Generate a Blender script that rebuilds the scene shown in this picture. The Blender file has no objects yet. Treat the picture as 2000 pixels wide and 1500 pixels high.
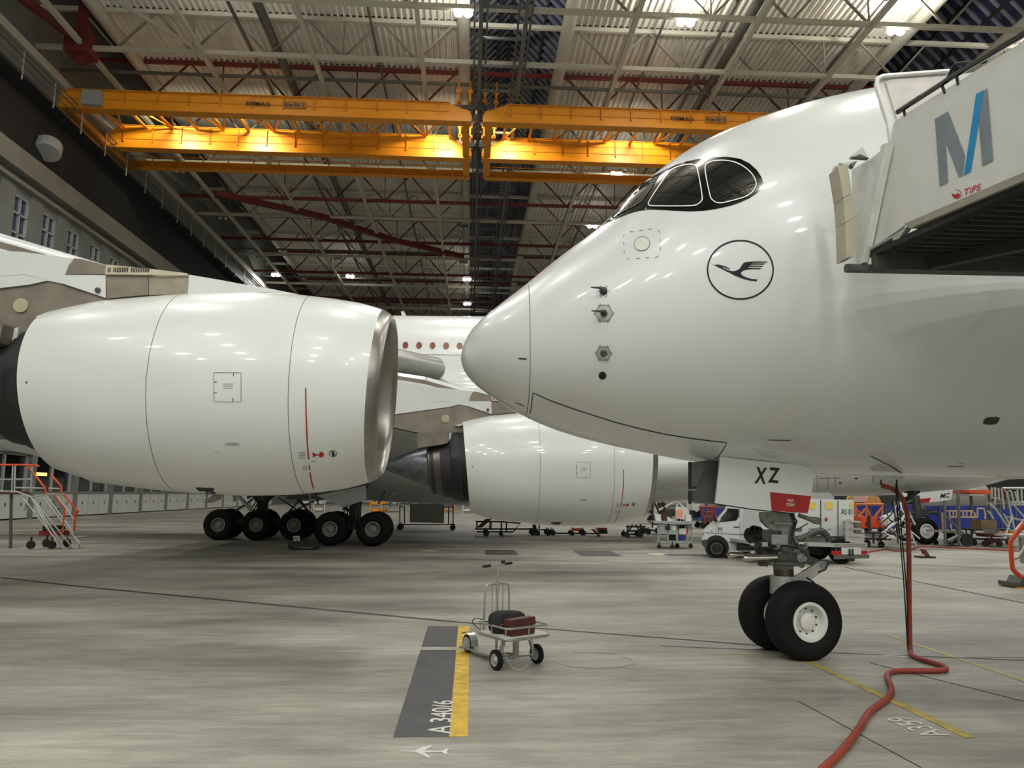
import bpy, bmesh, math, random
from math import pi, sin, cos, tan, radians
from mathutils import Vector, Matrix, geometry
from mathutils.bvhtree import BVHTree
random.seed(7)
SC = bpy.context.scene; COL = SC.collection
# ---------------------------------------------------------------- camera
F = 1500.0; H = 2.2
CM = Matrix.Rotation(radians(-3.05), 4, 'Z') @ Matrix.Rotation(pi/2+radians(8.15), 4, 'X') @ Matrix.Rotation(radians(0.5), 4, 'Z')
cd = bpy.data.cameras.new('camera'); cam = bpy.data.objects.new('camera', cd); COL.objects.link(cam)
cam.matrix_world = Matrix.Translation((0, 0, H)) @ CM
cd.sensor_width = 36; cd.lens = 36*F/2000; cd.clip_end = 500; cd.clip_start = .05
SC.camera = cam
# ---------------------------------------------------------------- world and exposure
w = bpy.data.worlds.new('night'); SC.world = w; w.use_nodes = True
w.node_tree.nodes['Background'].inputs[0].default_value = (.03, .045, .09, 1)
w.node_tree.nodes['Background'].inputs[1].default_value = 0.5
SC.view_settings.view_transform = 'Standard'; SC.view_settings.look = 'None'
SC.view_settings.exposure = 0.12; SC.view_settings.gamma = 1; SC.view_settings.use_curve_mapping = False
SC.cycles.max_bounces = 8; SC.cycles.diffuse_bounces = 5; SC.cycles.glossy_bounces = 4
SC.cycles.sample_clamp_indirect = 4.0; SC.cycles.use_denoising = True
# hangar lamp positions (x, y); lit lamps carry a real area light inside their builder
LAMP_Z = 36.0; LAMP_POWER = 1150.0
# ---------------------------------------------------------------- measuring helpers (photo pixel -> point in the hangar)
OV = Vector((0, 0, H)); C3 = CM.to_3x3()
def ray(px, py): return C3 @ Vector(((px-1000)/F, (750-py)/F, -1))
def at(px, py, y): r = ray(px, py); return OV + r*(y/r.y)
def gr(px, py, z=0): r = ray(px, py); return OV + r*((z-H)/r.z)
def atx(px, py, x): r = ray(px, py); return OV + r*(x/r.x)
# ---------------------------------------------------------------- materials
def lin(c):
    return tuple(((v/255)/12.92 if v/255 <= .04045 else ((v/255+.055)/1.055)**2.4) for v in c)
MATS = {}
def mat(name, rgb, rough=.5, metal=0, var=.12, scale=6, coat=0, emit=0, spec=.5, bump=0, alpha=None, stretch=None, ecol=None):
    if name in MATS: return MATS[name]
    m = bpy.data.materials.new(name); m.use_nodes = True; nt = m.node_tree; b = nt.nodes['Principled BSDF']
    c = lin(rgb)
    tc = nt.nodes.new('ShaderNodeTexCoord'); mp = nt.nodes.new('ShaderNodeMapping'); nz = nt.nodes.new('ShaderNodeTexNoise')
    nt.links.new(tc.outputs['Object'], mp.inputs[0]); nt.links.new(mp.outputs[0], nz.inputs[0])
    if stretch: mp.inputs['Scale'].default_value = stretch
    nz.inputs['Scale'].default_value = scale; nz.inputs['Detail'].default_value = 5
    r = nt.nodes.new('ShaderNodeValToRGB'); nt.links.new(nz.outputs[0], r.inputs[0])
    r.color_ramp.elements[0].position = .3; r.color_ramp.elements[1].position = .7
    r.color_ramp.elements[0].color = (*[v*(1-var) for v in c], 1); r.color_ramp.elements[1].color = (*[min(1, v*(1+var*.6)) for v in c], 1)
    nt.links.new(r.outputs[0], b.inputs['Base Color'])
    b.inputs['Roughness'].default_value = rough; b.inputs['Metallic'].default_value = metal
    b.inputs['Coat Weight'].default_value = coat; b.inputs['Coat Roughness'].default_value = .05
    b.inputs['Specular IOR Level'].default_value = spec
    if emit:
        b.inputs['Emission Color'].default_value = (*lin(ecol or rgb), 1); b.inputs['Emission Strength'].default_value = emit
    if bump:
        bn = nt.nodes.new('ShaderNodeBump'); bn.inputs['Strength'].default_value = bump; bn.inputs['Distance'].default_value = .02
        nt.links.new(nz.outputs[0], bn.inputs['Height']); nt.links.new(bn.outputs[0], b.inputs['Normal'])
    if alpha is not None: b.inputs['Alpha'].default_value = alpha
    MATS[name] = m; return m
W = mat('aircraft_white', (214, 218, 216), .28, var=.03, scale=.8, coat=.6)
WN = mat('nacelle_white', (216, 219, 216), .3, var=.04, scale=.7, coat=.5)
GRY = mat('titanium_grey', (128, 120, 108), .45, .3, var=.25, scale=2.5)
LIP = mat('lip_metal', (150, 147, 140), .3, .85, var=.12, scale=2)
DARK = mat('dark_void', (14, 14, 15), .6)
BLK = mat('black_gloss', (5, 5, 6), .1, spec=.3, coat=.4)
GLS = mat('cockpit_glass', (14, 18, 18), .04, coat=.3)
TRIMW = mat('trim_white', (235, 236, 232), .3)
RUB = mat('tyre_rubber', (12, 12, 12), .8, var=.3, scale=12, spec=.3)
HUBW = mat('hub_white', (222, 222, 216), .35, var=.06)
GMET = mat('gear_grey', (132, 134, 131), .4, .3, var=.3, scale=9)
GMD = mat('gear_dark', (74, 75, 73), .45, .4, var=.4, scale=12)
CHR = mat('chrome', (200, 198, 190), .15, 1, var=.1)
STEEL = mat('steel_tube', (178, 178, 172), .35, .7, var=.1)
ALU = mat('aluminium', (190, 190, 185), .4, .5, var=.1)
REDP = mat('warning_red', (165, 20, 24), .4)
NAVY = mat('logo_navy', (10, 9, 28), .5, spec=.3)
LINE = mat('panel_line', (70, 70, 68), .6)
LINEB = mat('panel_gap', (18, 18, 18), .7)
YEL = mat('crane_yellow', (232, 150, 26), .4, var=.08, scale=1.5)
YELD = mat('crane_yellow_worn', (206, 130, 24), .5, var=.15, scale=3)
RUST = mat('truss_red', (98, 30, 26), .55, var=.2)
CRM = mat('truss_cream', (176, 172, 156), .55, var=.1)
GST = mat('steel_grey', (96, 97, 94), .5, .3, var=.15)
DST = mat('steel_dark', (48, 49, 49), .5, .3, var=.2)
ORG = mat('rail_orange', (214, 78, 36), .45)
WGRY = mat('panel_grey', (150, 152, 148), .55, var=.08)
BLK2 = mat('matt_black', (22, 22, 22), .6)
WHT = mat('paint_white', (215, 215, 210), .45, var=.06)
BLU = mat('tarp_blue', (22, 48, 140), .5, var=.25, scale=2)
WOOD = mat('plywood', (222, 178, 124), .6, var=.2, scale=8)
# ---------------------------------------------------------------- mesh helpers
MW = {}      # root name -> matrix of its thing
def empty(name, loc=(0, 0, 0), rz=0, label=None, cat=None, group=None, kind=None):
    o = bpy.data.objects.new(name, None); COL.objects.link(o); o.location = loc; o.rotation_euler = (0, 0, rz)
    o.empty_display_size = .2
    MW[o.name] = Matrix.Translation(loc) @ Matrix.Rotation(rz, 4, 'Z')
    return tag(o, label, cat, group, kind)
def tag(o, label=None, cat=None, group=None, kind=None):
    if label: o['label'] = label
    if cat: o['category'] = cat
    if group: o['group'] = group
    if kind: o['kind'] = kind
    return o
class MB:
    def __init__(s): s.v = []; s.f = []
    def add(s, vs, fs):
        n = len(s.v); s.v += [Vector(v) for v in vs]; s.f += [tuple(i+n for i in f) for f in fs]; return s
    def box(s, a, b):
        x0, x1 = sorted((a[0], b[0])); y0, y1 = sorted((a[1], b[1])); z0, z1 = sorted((a[2], b[2]))
        return s.add([(x0,y0,z0),(x1,y0,z0),(x1,y1,z0),(x0,y1,z0),(x0,y0,z1),(x1,y0,z1),(x1,y1,z1),(x0,y1,z1)],
                     [(0,3,2,1),(4,5,6,7),(0,1,5,4),(1,2,6,5),(2,3,7,6),(3,0,4,7)])
    def bar(s, p, q, wd, h=None, up=(0, 0, 1)):
        p, q = Vector(p), Vector(q); h = wd if h is None else h; d = (q-p).normalized(); up = Vector(up)
        if abs(d.dot(up)) > .98: up = Vector((0, 1, 0))
        sx = d.cross(up).normalized()*wd/2; sy = sx.cross(d).normalized()*h/2
        vs = [c+a*sx+b*sy for c in (p, q) for a, b in ((-1,-1),(1,-1),(1,1),(-1,1))]
        return s.add(vs, [(0,1,2,3),(4,7,6,5),(0,4,5,1),(1,5,6,2),(2,6,7,3),(3,7,4,0)])
    def tube(s, pts, r, n=10, caps=True):
        pts = [Vector(p) for p in pts]; rr = r if isinstance(r, (list, tuple)) else [r]*len(pts)
        rings = []; prev = None
        for i, p in enumerate(pts):
            d = (pts[min(i+1, len(pts)-1)]-pts[max(i-1, 0)])
            d = d.normalized() if d.length > 1e-9 else Vector((0, 0, 1))
            if prev is None: a = d.orthogonal().normalized()
            else:
                a = prev-d*prev.dot(d); a = a.normalized() if a.length > 1e-6 else d.orthogonal().normalized()
            prev = a; b = d.cross(a)
            rings.append([p+(a*cos(2*pi*k/n)+b*sin(2*pi*k/n))*rr[i] for k in range(n)])
        vs = [v for rg in rings for v in rg]; fs = []
        for i in range(len(pts)-1):
            for k in range(n): fs.append((i*n+k, i*n+(k+1) % n, (i+1)*n+(k+1) % n, (i+1)*n+k))
        if caps: fs += [tuple(range(n-1, -1, -1)), tuple((len(pts)-1)*n+k for k in range(n))]
        return s.add(vs, fs)
    def lathe(s, prof, org, axis, n=32):
        """prof: (distance along axis, radius)"""
        org = Vector(org); ax = Vector(axis).normalized()
        a = Vector((0, 0, 1)) if abs(ax.z) < .9 else Vector((1, 0, 0)); a = (a-ax*a.dot(ax)).normalized(); b = ax.cross(a)
        vs = [org+ax*t+(a*cos(2*pi*k/n)+b*sin(2*pi*k/n))*r for t, r in prof for k in range(n)]; fs = []
        for i in range(len(prof)-1):
            for k in range(n): fs.append((i*n+k, i*n+(k+1) % n, (i+1)*n+(k+1) % n, (i+1)*n+k))
        return s.add(vs, fs)
    def prism(s, poly, d):
        """poly: 3D points of a flat face, swept by vector d"""
        n = len(poly); d = Vector(d); vs = [Vector(p) for p in poly]+[Vector(p)+d for p in poly]
        fs = [tuple(range(n)), tuple(range(2*n-1, n-1, -1))]+[(i, i+n, (i+1) % n+n, (i+1) % n) for i in range(n)]
        return s.add(vs, fs)
    def mesh(s, name, m, smooth=False, inv=None):
        me = bpy.data.meshes.new(name)
        vs = [inv @ v for v in s.v] if inv is not None else s.v
        me.from_pydata(vs, [], s.f); me.materials.append(m)
        bm = bmesh.new(); bm.from_mesh(me); bmesh.ops.recalc_face_normals(bm, faces=bm.faces); bm.to_mesh(me); bm.free()
        if smooth:
            me.polygons.foreach_set('use_smooth', [True]*len(me.polygons))
            try: me.set_sharp_from_angle(angle=radians(smooth if smooth is not True else 35))
            except Exception: pass
        return me
    def build(s, name, m, parent=None, smooth=False, local=False, label=None, cat=None, group=None, kind=None):
        inv = None; mw = MW.get(parent.name) if parent else None
        if mw is not None and not local: inv = mw.inverted()
        o = bpy.data.objects.new(name, s.mesh(name, m, smooth, inv)); COL.objects.link(o)
        if parent: o.parent = parent; MW[o.name] = mw if mw is not None else Matrix()
        else: MW[o.name] = Matrix()
        return tag(o, label, cat, group, kind)
def bx(a, b): return MB().box(a, b)
def top_mesh(mb, name, m, label, cat, group=None, kind=None, smooth=False):
    """one-mesh thing with its origin at its own base"""
    xs = [v.x for v in mb.v]; ys = [v.y for v in mb.v]; zs = [v.z for v in mb.v]
    c = Vector(((min(xs)+max(xs))/2, (min(ys)+max(ys))/2, min(zs)))
    me = mb.mesh(name, m, smooth, Matrix.Translation(-c)); o = bpy.data.objects.new(name, me); COL.objects.link(o); o.location = c
    MW[o.name] = Matrix.Translation(c); return tag(o, label, cat, group, kind)
def inst(src, name, parent, M4):
    o = bpy.data.objects.new(name, src.data); COL.objects.link(o); o.parent = parent; o.matrix_basis = M4
    MW[o.name] = MW.get(parent.name, Matrix()) if parent else Matrix(); return o
def copy_tree(o, parent=None, dloc=None):
    c = o.copy(); COL.objects.link(c)
    if parent: c.parent = parent
    if dloc is not None: c.location = Vector(o.location)+Vector(dloc)
    MW[c.name] = MW.get(parent.name) if parent else Matrix.Translation(c.location) @ Matrix.Rotation(c.rotation_euler.z, 4, 'Z')
    for ch in list(o.children): copy_tree(ch, c)
    return c
# ---- drawing on real surfaces: points found on the surface, paint lies a few mm above it
def bvh_of(mb): return BVHTree.FromPolygons([tuple(v) for v in mb.v], mb.f)
def surf_hit(bvh, off=.004):
    def f(px, py):
        r = ray(px, py).normalized(); h = bvh.ray_cast(OV, r)
        if h[0] is None: return None
        n = h[1] if h[1].dot(r) < 0 else -h[1]
        return h[0]+n*off
    return f
def plane_hit(p0, n, off=.004):
    p0 = Vector(p0); n = Vector(n).normalized()
    def f(px, py):
        r = ray(px, py); t = (p0-OV).dot(n)/r.dot(n); p = OV+r*t
        return p+(n*off if n.dot(r) < 0 else -n*off)
    return f
def decal(mb, poly, hit, step=14):
    xs = [p[0] for p in poly]; ys = [p[1] for p in poly]; pts = []; N = len(poly)
    for i in range(N):
        a = Vector(poly[i]); b = Vector(poly[(i+1) % N]); k = max(1, int((b-a).length/step))
        pts += [a+(b-a)*j/k for j in range(k)]
    nb = len(pts)
    def inside(x, y):
        c = False; j = N-1
        for i in range(N):
            if (poly[i][1] > y) != (poly[j][1] > y) and x < (poly[j][0]-poly[i][0])*(y-poly[i][1])/(poly[j][1]-poly[i][1])+poly[i][0]: c = not c
            j = i
        return c
    y = min(ys)+step/2
    while y < max(ys):
        x = min(xs)+step/2
        while x < max(xs):
            if inside(x, y): pts.append(Vector((x, y)))
            x += step
        y += step
    r = geometry.delaunay_2d_cdt(pts, [(i, (i+1) % nb) for i in range(nb)], [tuple(range(nb))], 1, 1e-4)
    P = [hit(p[0], p[1]) for p in r[0]]; idx = {}; vs = []
    for i, p in enumerate(P):
        if p is not None: idx[i] = len(vs); vs.append(p)
    mb.add(vs, [tuple(idx[i] for i in f) for f in r[2] if all(i in idx for i in f)]); return mb
def stroke(mb, pts, wd, hit, closed=False, step=8):
    q = []; L = list(pts)+([pts[0]] if closed else [])
    for i in range(len(L)-1):
        a = Vector(L[i]); b = Vector(L[i+1]); k = max(1, int((b-a).length/step)); q += [a+(b-a)*j/k for j in range(k)]
    if not closed: q.append(Vector(L[-1]))
    n = len(q); Ls = []
    for i in range(n):
        a = q[(i-1) % n] if closed or i > 0 else q[i]; b = q[(i+1) % n] if closed or i < n-1 else q[i]
        d = (b-a).normalized(); nn = Vector((-d.y, d.x))*wd/2
        Ls.append((hit(*(q[i]+nn)), hit(*(q[i]-nn))))
    for i in range(n if closed else n-1):
        a, b = Ls[i], Ls[(i+1) % n]
        if None in (a[0], a[1], b[0], b[1]): continue
        mb.add([a[0], a[1], b[1], b[0]], [(0, 1, 2, 3)])
    return mb
def ring(cx, cy, rx, ry, n=48, a0=0, a1=360, rot=0):
    c, s_ = cos(radians(rot)), sin(radians(rot)); o = []
    for k in range(n if a1-a0 == 360 else n+1):
        t = radians(a0+(a1-a0)*k/n); x, y = rx*cos(t), ry*sin(t); o.append((cx+x*c-y*s_, cy+x*s_+y*c))
    return o
def smoothpoly(P, it=2):
    for _ in range(it):
        Q = []
        for i in range(len(P)):
            a = Vector(P[i]); b = Vector(P[(i+1) % len(P)]); Q += [a*.75+b*.25, a*.25+b*.75]
        P = Q
    return [tuple(p) for p in P]
def text_mesh(txt, shear=0, space=1.0, bold=.028):
    cu = bpy.data.curves.new('txt', 'FONT'); cu.offset = bold; cu.body = txt; cu.shear = shear; cu.space_character = space; cu.resolution_u = 3
    o = bpy.data.objects.new('txt', cu); COL.objects.link(o)
    dg = bpy.context.evaluated_depsgraph_get(); me = bpy.data.meshes.new_from_object(o.evaluated_get(dg))
    vs = [v.co.to_2d() for v in me.vertices]; fs = [tuple(p.vertices) for p in me.polygons]
    bpy.data.objects.remove(o); bpy.data.meshes.remove(me)
    x0 = min(v.x for v in vs); x1 = max(v.x for v in vs); y0 = min(v.y for v in vs); y1 = max(v.y for v in vs)
    return [((v.x-x0)/(x1-x0), (v.y-y0)/(y1-y0)) for v in vs], fs
def text_px(mb, txt, o, ux, uy, hit, shear=0, space=1.0, bold=.028):
    """text whose lower-left is o, its width vector ux, its height vector uy (photo px), laid on a surface"""
    vs, fs = text_mesh(txt, shear, space, bold); P = [hit(o[0]+ux[0]*a+uy[0]*b, o[1]+ux[1]*a+uy[1]*b) for a, b in vs]
    if any(p is None for p in P): return mb
    return mb.add(P, fs)
def text_w(mb, txt, o, ux, uy, shear=0, space=1.0):
    vs, fs = text_mesh(txt, shear, space); o, ux, uy = Vector(o), Vector(ux), Vector(uy)
    return mb.add([o+ux*a+uy*b for a, b in vs], fs)
def wheel(parent, c, ax, R, wd, rim, name='tyre', flat=True, hubm=None, hubcol=None, bolts=0):
    """tyre on axis ax (unit, outward); hub recessed; c = centre"""
    c = Vector(c); t = MB(); h = wd/2
    t.lathe([(-h*.55, rim), (-h*.8, rim*1.06), (-h*.98, rim+(R-rim)*.3), (-h, rim+(R-rim)*.55), (-h*.88, rim+(R-rim)*.82), (-h*.6, R*.975), (-h*.3, R), (h*.3, R), (h*.6, R*.975), (h*.88, rim+(R-rim)*.82), (h, rim+(R-rim)*.55), (h*.98, rim+(R-rim)*.3), (h*.8, rim*1.06), (h*.55, rim)], c, ax, 40)
    if flat:
        zb = c.z-R*.975
        for v in t.v: v.z = max(v.z, zb)
    t.build(name, RUB, parent, smooth=40)
    hb = MB(); hb.lathe([(h*.72, rim*1.07), (h*.86, rim*1.05), (h*.86, rim*.9), (h*.7, rim*.84), (h*.35, rim*.8), (h*.22, rim*.6), (h*.25, rim*.44), (h*.25, 0.001)], c, ax, 36)
    hb.lathe([(-h*.72, rim*1.07), (-h*.86, rim*1.05), (-h*.86, rim*.9), (-h*.7, rim*.84), (-h*.35, rim*.8), (-h*.22, rim*.6), (-h*.25, .001)], c, ax, 36)
    ho = hb.build('wheel_hub', hubm or HUBW, parent, smooth=30)
    cp = MB(); cp.lathe([(h*.2, rim*.46), (h*.55, rim*.45), (h*.62, rim*.34), (h*.64, .001)], c, ax, 24); cp.build('hub_cap', hubcol or hubm or HUBW, parent, smooth=30)
    if bolts:
        a = Vector(ax).normalized(); u = Vector((0, 0, 1)); u = (u-a*u.dot(a)).normalized(); v = a.cross(u); bb = MB()
        for k in range(bolts):
            p = c+(u*cos(2*pi*k/bolts)+v*sin(2*pi*k/bolts))*rim*.66; bb.tube([p+a*h*.2, p+a*h*.36], rim*.05, 6)
        bb.build('wheel_bolts', GMD, parent, kind='stuff')
# ================================================================ SETTING
def concrete():
    m = bpy.data.materials.new('hangar_concrete'); m.use_nodes = True; nt = m.node_tree; b = nt.nodes['Principled BSDF']; L = nt.links.new
    tc = nt.nodes.new('ShaderNodeTexCoord')
    def noise(sc, scale, det=6, rough=.6, rot=0):
        mp = nt.nodes.new('ShaderNodeMapping'); mp.inputs['Scale'].default_value = sc; mp.inputs['Rotation'].default_value = (0, 0, rot); L(tc.outputs['Object'], mp.inputs[0])
        n = nt.nodes.new('ShaderNodeTexNoise'); n.inputs['Scale'].default_value = scale; n.inputs['Detail'].default_value = det; n.inputs['Roughness'].default_value = rough; L(mp.outputs[0], n.inputs[0]); return n.outputs[0]
    def ramp(src, p0, c0, p1, c1):
        r = nt.nodes.new('ShaderNodeValToRGB'); L(src, r.inputs[0]); e = r.color_ramp.elements; e[0].position = p0; e[1].position = p1; e[0].color = (*c0, 1); e[1].color = (*c1, 1); return r.outputs[0]
    def mul(a, c, f=1):
        x = nt.nodes.new('ShaderNodeMix'); x.data_type = 'RGBA'; x.blend_type = 'MULTIPLY'; x.inputs[0].default_value = f; L(a, x.inputs[6]); L(c, x.inputs[7]); return x.outputs[2]
    base = ramp(noise((.35, 1.1, 1), .5, 8), .32, lin((138, 135, 125)), .68, lin((202, 198, 184)))
    s1 = ramp(noise((.6, 4.5, 1), 1.6, 10, .72, .06), .36, (.56, .56, .56), .6, (1, 1, 1))
    s2 = ramp(noise((1.5, 18, 1), 2.6, 8, .75, -.04), .35, (.66, .66, .65), .62, (1.0, 1.0, 1.0))
    blot = ramp(noise((1, 1, 1), .16, 5), .35, (.66, .66, .67), .58, (1, 1, 1))
    fine = ramp(noise((1, 1, 1), 22, 4), .3, (.88, .88, .88), .7, (1.02, 1.02, 1.02))
    col = mul(mul(mul(mul(base, s1, .7), s2, .7), blot, .9), fine, .7)
    L(col, b.inputs['Base Color'])
    rr = nt.nodes.new('ShaderNodeMapRange'); L(noise((.6, 2, 1), 1.4, 6), rr.inputs[0]); rr.inputs[3].default_value = .34; rr.inputs[4].default_value = .62; L(rr.outputs[0], b.inputs['Roughness'])
    b.inputs['Specular IOR Level'].default_value = .45
    bn = nt.nodes.new('ShaderNodeBump'); bn.inputs['Strength'].default_value = .12; bn.inputs['Distance'].default_value = .01; L(fine, bn.inputs['Height']); L(bn.outputs[0], b.inputs['Normal'])
    return m
CONC = concrete()
XL, XR, YF, YB, ZR = -34.0, 76.0, -50.0, 168.0, 39.4
floor = MB().add([(XL, YF, 0), (XR, YF, 0), (XR, YB, 0), (XL, YB, 0)], [(0, 1, 2, 3)]).build('floor', CONC, kind='structure')
SEAM = mat('floor_seam', (62, 60, 56), .7, var=.3, scale=2)
# joints between the cast slabs, recessed lines filled dark
def fstrip(p, q, wd, m, name, z=.004, parent=floor, **k):
    p = Vector((p[0], p[1], z)); q = Vector((q[0], q[1], z)); d = (q-p).normalized(); n = Vector((-d.y, d.x, 0))*wd/2
    return MB().add([p-n, q-n, q+n, p+n], [(0, 1, 2, 3)]).build(name, m, parent, **k)
for a, b, wd in (((150, 1145), (890, 1215), .13), ((890, 1215), (1500, 1262), .07), ((0, 1128), (150, 1145), .13), ((1290, 1262), (2000, 1290), .03), ((0, 1086), (900, 1092), .05), ((900, 1092), (1500, 1105), .05),
                 ((1700, 1100), (2000, 1112), .06), ((1650, 1108), (2000, 1178), .09), ((1000, 1082), (1600, 1094), .04), ((1560, 1370), (1800, 1500), .012), ((1700, 1295), (2000, 1370), .02)):
    A, B = gr(*a), gr(*b); fstrip(A, B, wd, SEAM, 'floor_joint')
for px, py, w_, h_ in ((1165, 1081, .75, 1.3), (978, 1079, .6, 1.3), (1345, 1084, .9, .4)):
    c = gr(px, py); MB().add([(c.x-w_, c.y-h_, .005), (c.x+w_, c.y-h_, .005), (c.x+w_, c.y+h_, .005), (c.x-w_, c.y+h_, .005)], [(0, 1, 2, 3)]).build('floor_patch', mat('patch_grey', (74, 74, 72), .6, var=.2, scale=1.5), floor)
# ---- walls
WLD = mat('wall_black', (16, 17, 18), .8); WLG = mat('wall_grey', (116, 118, 112), .7, var=.12, scale=.6); WLB = mat('wall_beam', (122, 120, 108), .7, var=.12, scale=.6)
WLF = mat('wall_far', (92, 95, 92), .7, var=.15, scale=.4); CAB = mat('cabinet_white', (196, 198, 192), .5, var=.06, scale=1)
NGT = mat('night_glass', (22, 36, 84), .08, coat=1); NGD = mat('dark_glass', (18, 20, 22), .1, coat=1)
FRW = mat('frame_pale', (168, 170, 164), .5)
wl = MB(); wl.box((XL-.6, YF, 0), (XL, YB, 16.5)); wl.box((XL-.6, YF, 24.6), (XL, YB, ZR+6)); wl.build('wall_left', WLG, kind='structure')
wallL = bpy.data.objects['wall_left']
bx((XL, YF, 27.0), (XL+.35, YB, 31.5)).build('wall_panel', WLD, wallL)
bx((XL, YF, 25.4), (XL+.8, YB, 27.0)).build('wall_beam', WLB, wallL)
bx((XL, YF, 24.6), (XL+.5, YB, 24.9)).build('wall_ledge', WLB, wallL)
bx((XL, YF, 16.0), (XL+.5, YB, 16.5)).build('wall_ledge', WLB, wallL)
bx((XL, YF, 31.5), (XL+1.6, YB, 31.75)).build('gallery_deck', DST, wallL)
bx((XL, YF, 34.5), (XL+.7, YB, 35.2)).build('crane_runway_beam', CRM, wallL)
for z in (32.3, 32.85, 33.3): MB().tube([(XL+1.6, 30, z), (XL+1.6, 150, z)], .05, 6).build('gallery_rail', GST, wallL)
y = 32.0
while y < 150:
    MB().bar((XL+1.6, y, 31.2), (XL+1.6, y, 33.4), .09).build('gallery_post', ALU, wallL); y += 4.2
# tall windows high in the left wall: piers between them
wi = 1; y = 40.0
while y < 125:
    bx((XL-.6, y-.9, 16.5), (XL+.15, y+.9, 24.6)).build('wall_pier', WLG, wallL)
    y0, y1 = y+.9, y+2.9
    wo = MB()
    for yy in (y0+.07, (y0+y1)/2, y1-.07): wo.box((XL-.25, yy-.06, 16.5), (XL+.02, yy+.06, 24.0))
    for zz in (16.6, 18.1, 19.6, 21.1, 22.6, 23.9): wo.box((XL-.25, y0, zz-.06), (XL+.02, y1, zz+.06))
    wob = wo.build('window_%d' % wi, FRW, kind='structure'); wi += 1
    bx((XL-.6, y0, 24.0), (XL, y1, 24.6)).build('lintel', WLG, wallL)
    for j in range(2):
        for k, (za, zb) in enumerate(((16.66, 18.04), (18.16, 19.54), (19.66, 21.04), (21.16, 22.54), (22.66, 23.84))):
            bx((XL-.22, y0+.13+j*.97, za), (XL-.18, y0+.93+j*.97, zb)).build('pane', NGT, wob)
    y += 3.8
# lower band: white cupboard fronts, piers and glazed offices above them
y = 48.0; k = 0
while y < 132:
    bx((XL, y-.35, 0), (XL+.6, y+.35, 5.2)).build('wall_pier', WLG, wallL)
    for j in range(3):
        yy = y+.4+j*2.0
        c = bx((XL, yy, .1), (XL+.55, yy+1.92, 1.95)).build('cupboard_front', CAB, wallL)
        bx((XL+.55, yy+.9, 1.0), (XL+.58, yy+1.0, 1.25)).build('handle', DST, c)
    bx((XL, y+.35, 1.95), (XL+.65, y+6.25, 2.1)).build('sill', WLG, wallL)
    wo = MB()
    for q in (y+.42, y+3.3, y+6.15): wo.box((XL+.02, q-.08, 2.1), (XL+.3, q+.08, 4.9))
    wo.box((XL+.02, y+.35, 4.75), (XL+.3, y+6.25, 4.95))
    wob = wo.build('window_%d' % wi, FRW, kind='structure'); wi += 1
    bx((XL+.1, y+.5, 2.12), (XL+.14, y+3.2, 4.75)).build('pane', NGD, wob); bx((XL+.1, y+3.4, 2.12), (XL+.14, y+6.05, 4.75)).build('pane', NGD, wob)
    if k % 3 == 2: bx((XL+.15, y+1.0, 3.3), (XL+.2, y+2.6, 3.55)).build('office_lamp', mat('warm_glow', (255, 190, 90), emit=3), wob)
    y += 6.6; k += 1
bx((XL, 48, 4.95), (XL+.7, 132, 6.3)).build('wall_fascia', WLG, wallL)
sg = text_w(MB(), '2', (XL+.74, 55.2, 5.1), (0, .55, 0), (0, 0, .9)); sg.build('bay_number', BLK2, wallL)
ex = gr(12, 1019); bx((XL+.7, 55.4, 4.3), (XL+.8, 56.2, 4.65)).build('exit_sign', mat('exit_green', (120, 230, 150), emit=1.5), wallL)
wb = bx((XL, YB, 0), (XR, YB+.5, ZR+6)).build('wall_back', WLF, kind='structure')
bx((XL, YB-.2, 5), (XR, YB, ZR)).build('wall_panel', WLD, wb)
for i in range(18):
    x0 = XL+2+i*6; bx((x0, YB-.4, .1), (x0+5.6, YB-.2, 4.6)).build('door_leaf', CAB, wb)
bx((XR, YF, 0), (XR+.5, YB, ZR+6)).build('wall_right', WLF, kind='structure')
bx((XL, YF-.5, 0), (XR, YF, ZR+6)).build('wall_front', CAB, kind='structure')
# ---- ceiling
CRG = mat('roof_sheet', (208, 203, 190), .75, 0, var=.12, scale=.5)
ceil_ = bx((XL, YF, ZR+6), (XR, YB, ZR+6.3)).build('ceiling', DST, kind='structure')
TY = [57-7.1*k for k in range(15, 0, -1)]+[57+7.1*k for k in range(16)]
RUSTD = mat('truss_red_dark', (84, 28, 24), .55, var=.2); CRMD = mat('truss_grey_cream', (122, 118, 104), .55, var=.1)
BAYS = [(-29.6, -1.1), (7.3, 34.6), (43.2, 70)]
def sheet(x0, x1, y0, y1):
    mb = MB(); p = .5; n = int((x1-x0)/p); vs = []; fs = []
    for i in range(n):
        x = x0+i*p
        for dx, z in ((0, 0), (.1, 0), (.17, .22), (.43, .22), (.5, 0)): vs += [(x+dx, y0, ZR+.12+z), (x+dx, y1, ZR+.12+z)]
        b = i*10
        for k in range(4): fs.append((b+2*k, b+2*k+1, b+2*k+3, b+2*k+2))
    return mb.add(vs, fs)
for bi, (x0, x1) in enumerate(BAYS):
    src = None
    for k in range(len(TY)-1):
        if src is None: src = sheet(x0, x1, 0, 7.0).build('roof_sheet', CRG, ceil_); src.location = (0, TY[k], 0)
        else: inst(src, 'roof_sheet', ceil_, Matrix.Translation((0, TY[k], 0)))
    if bi < 3:
        for s_ in (x0, x1):
            MB().tube([(s_, YF, ZR-.1), (s_, YB, ZR-.1)], .55, 12).build('roof_edge_fascia', CRM, ceil_, smooth=40)
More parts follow.
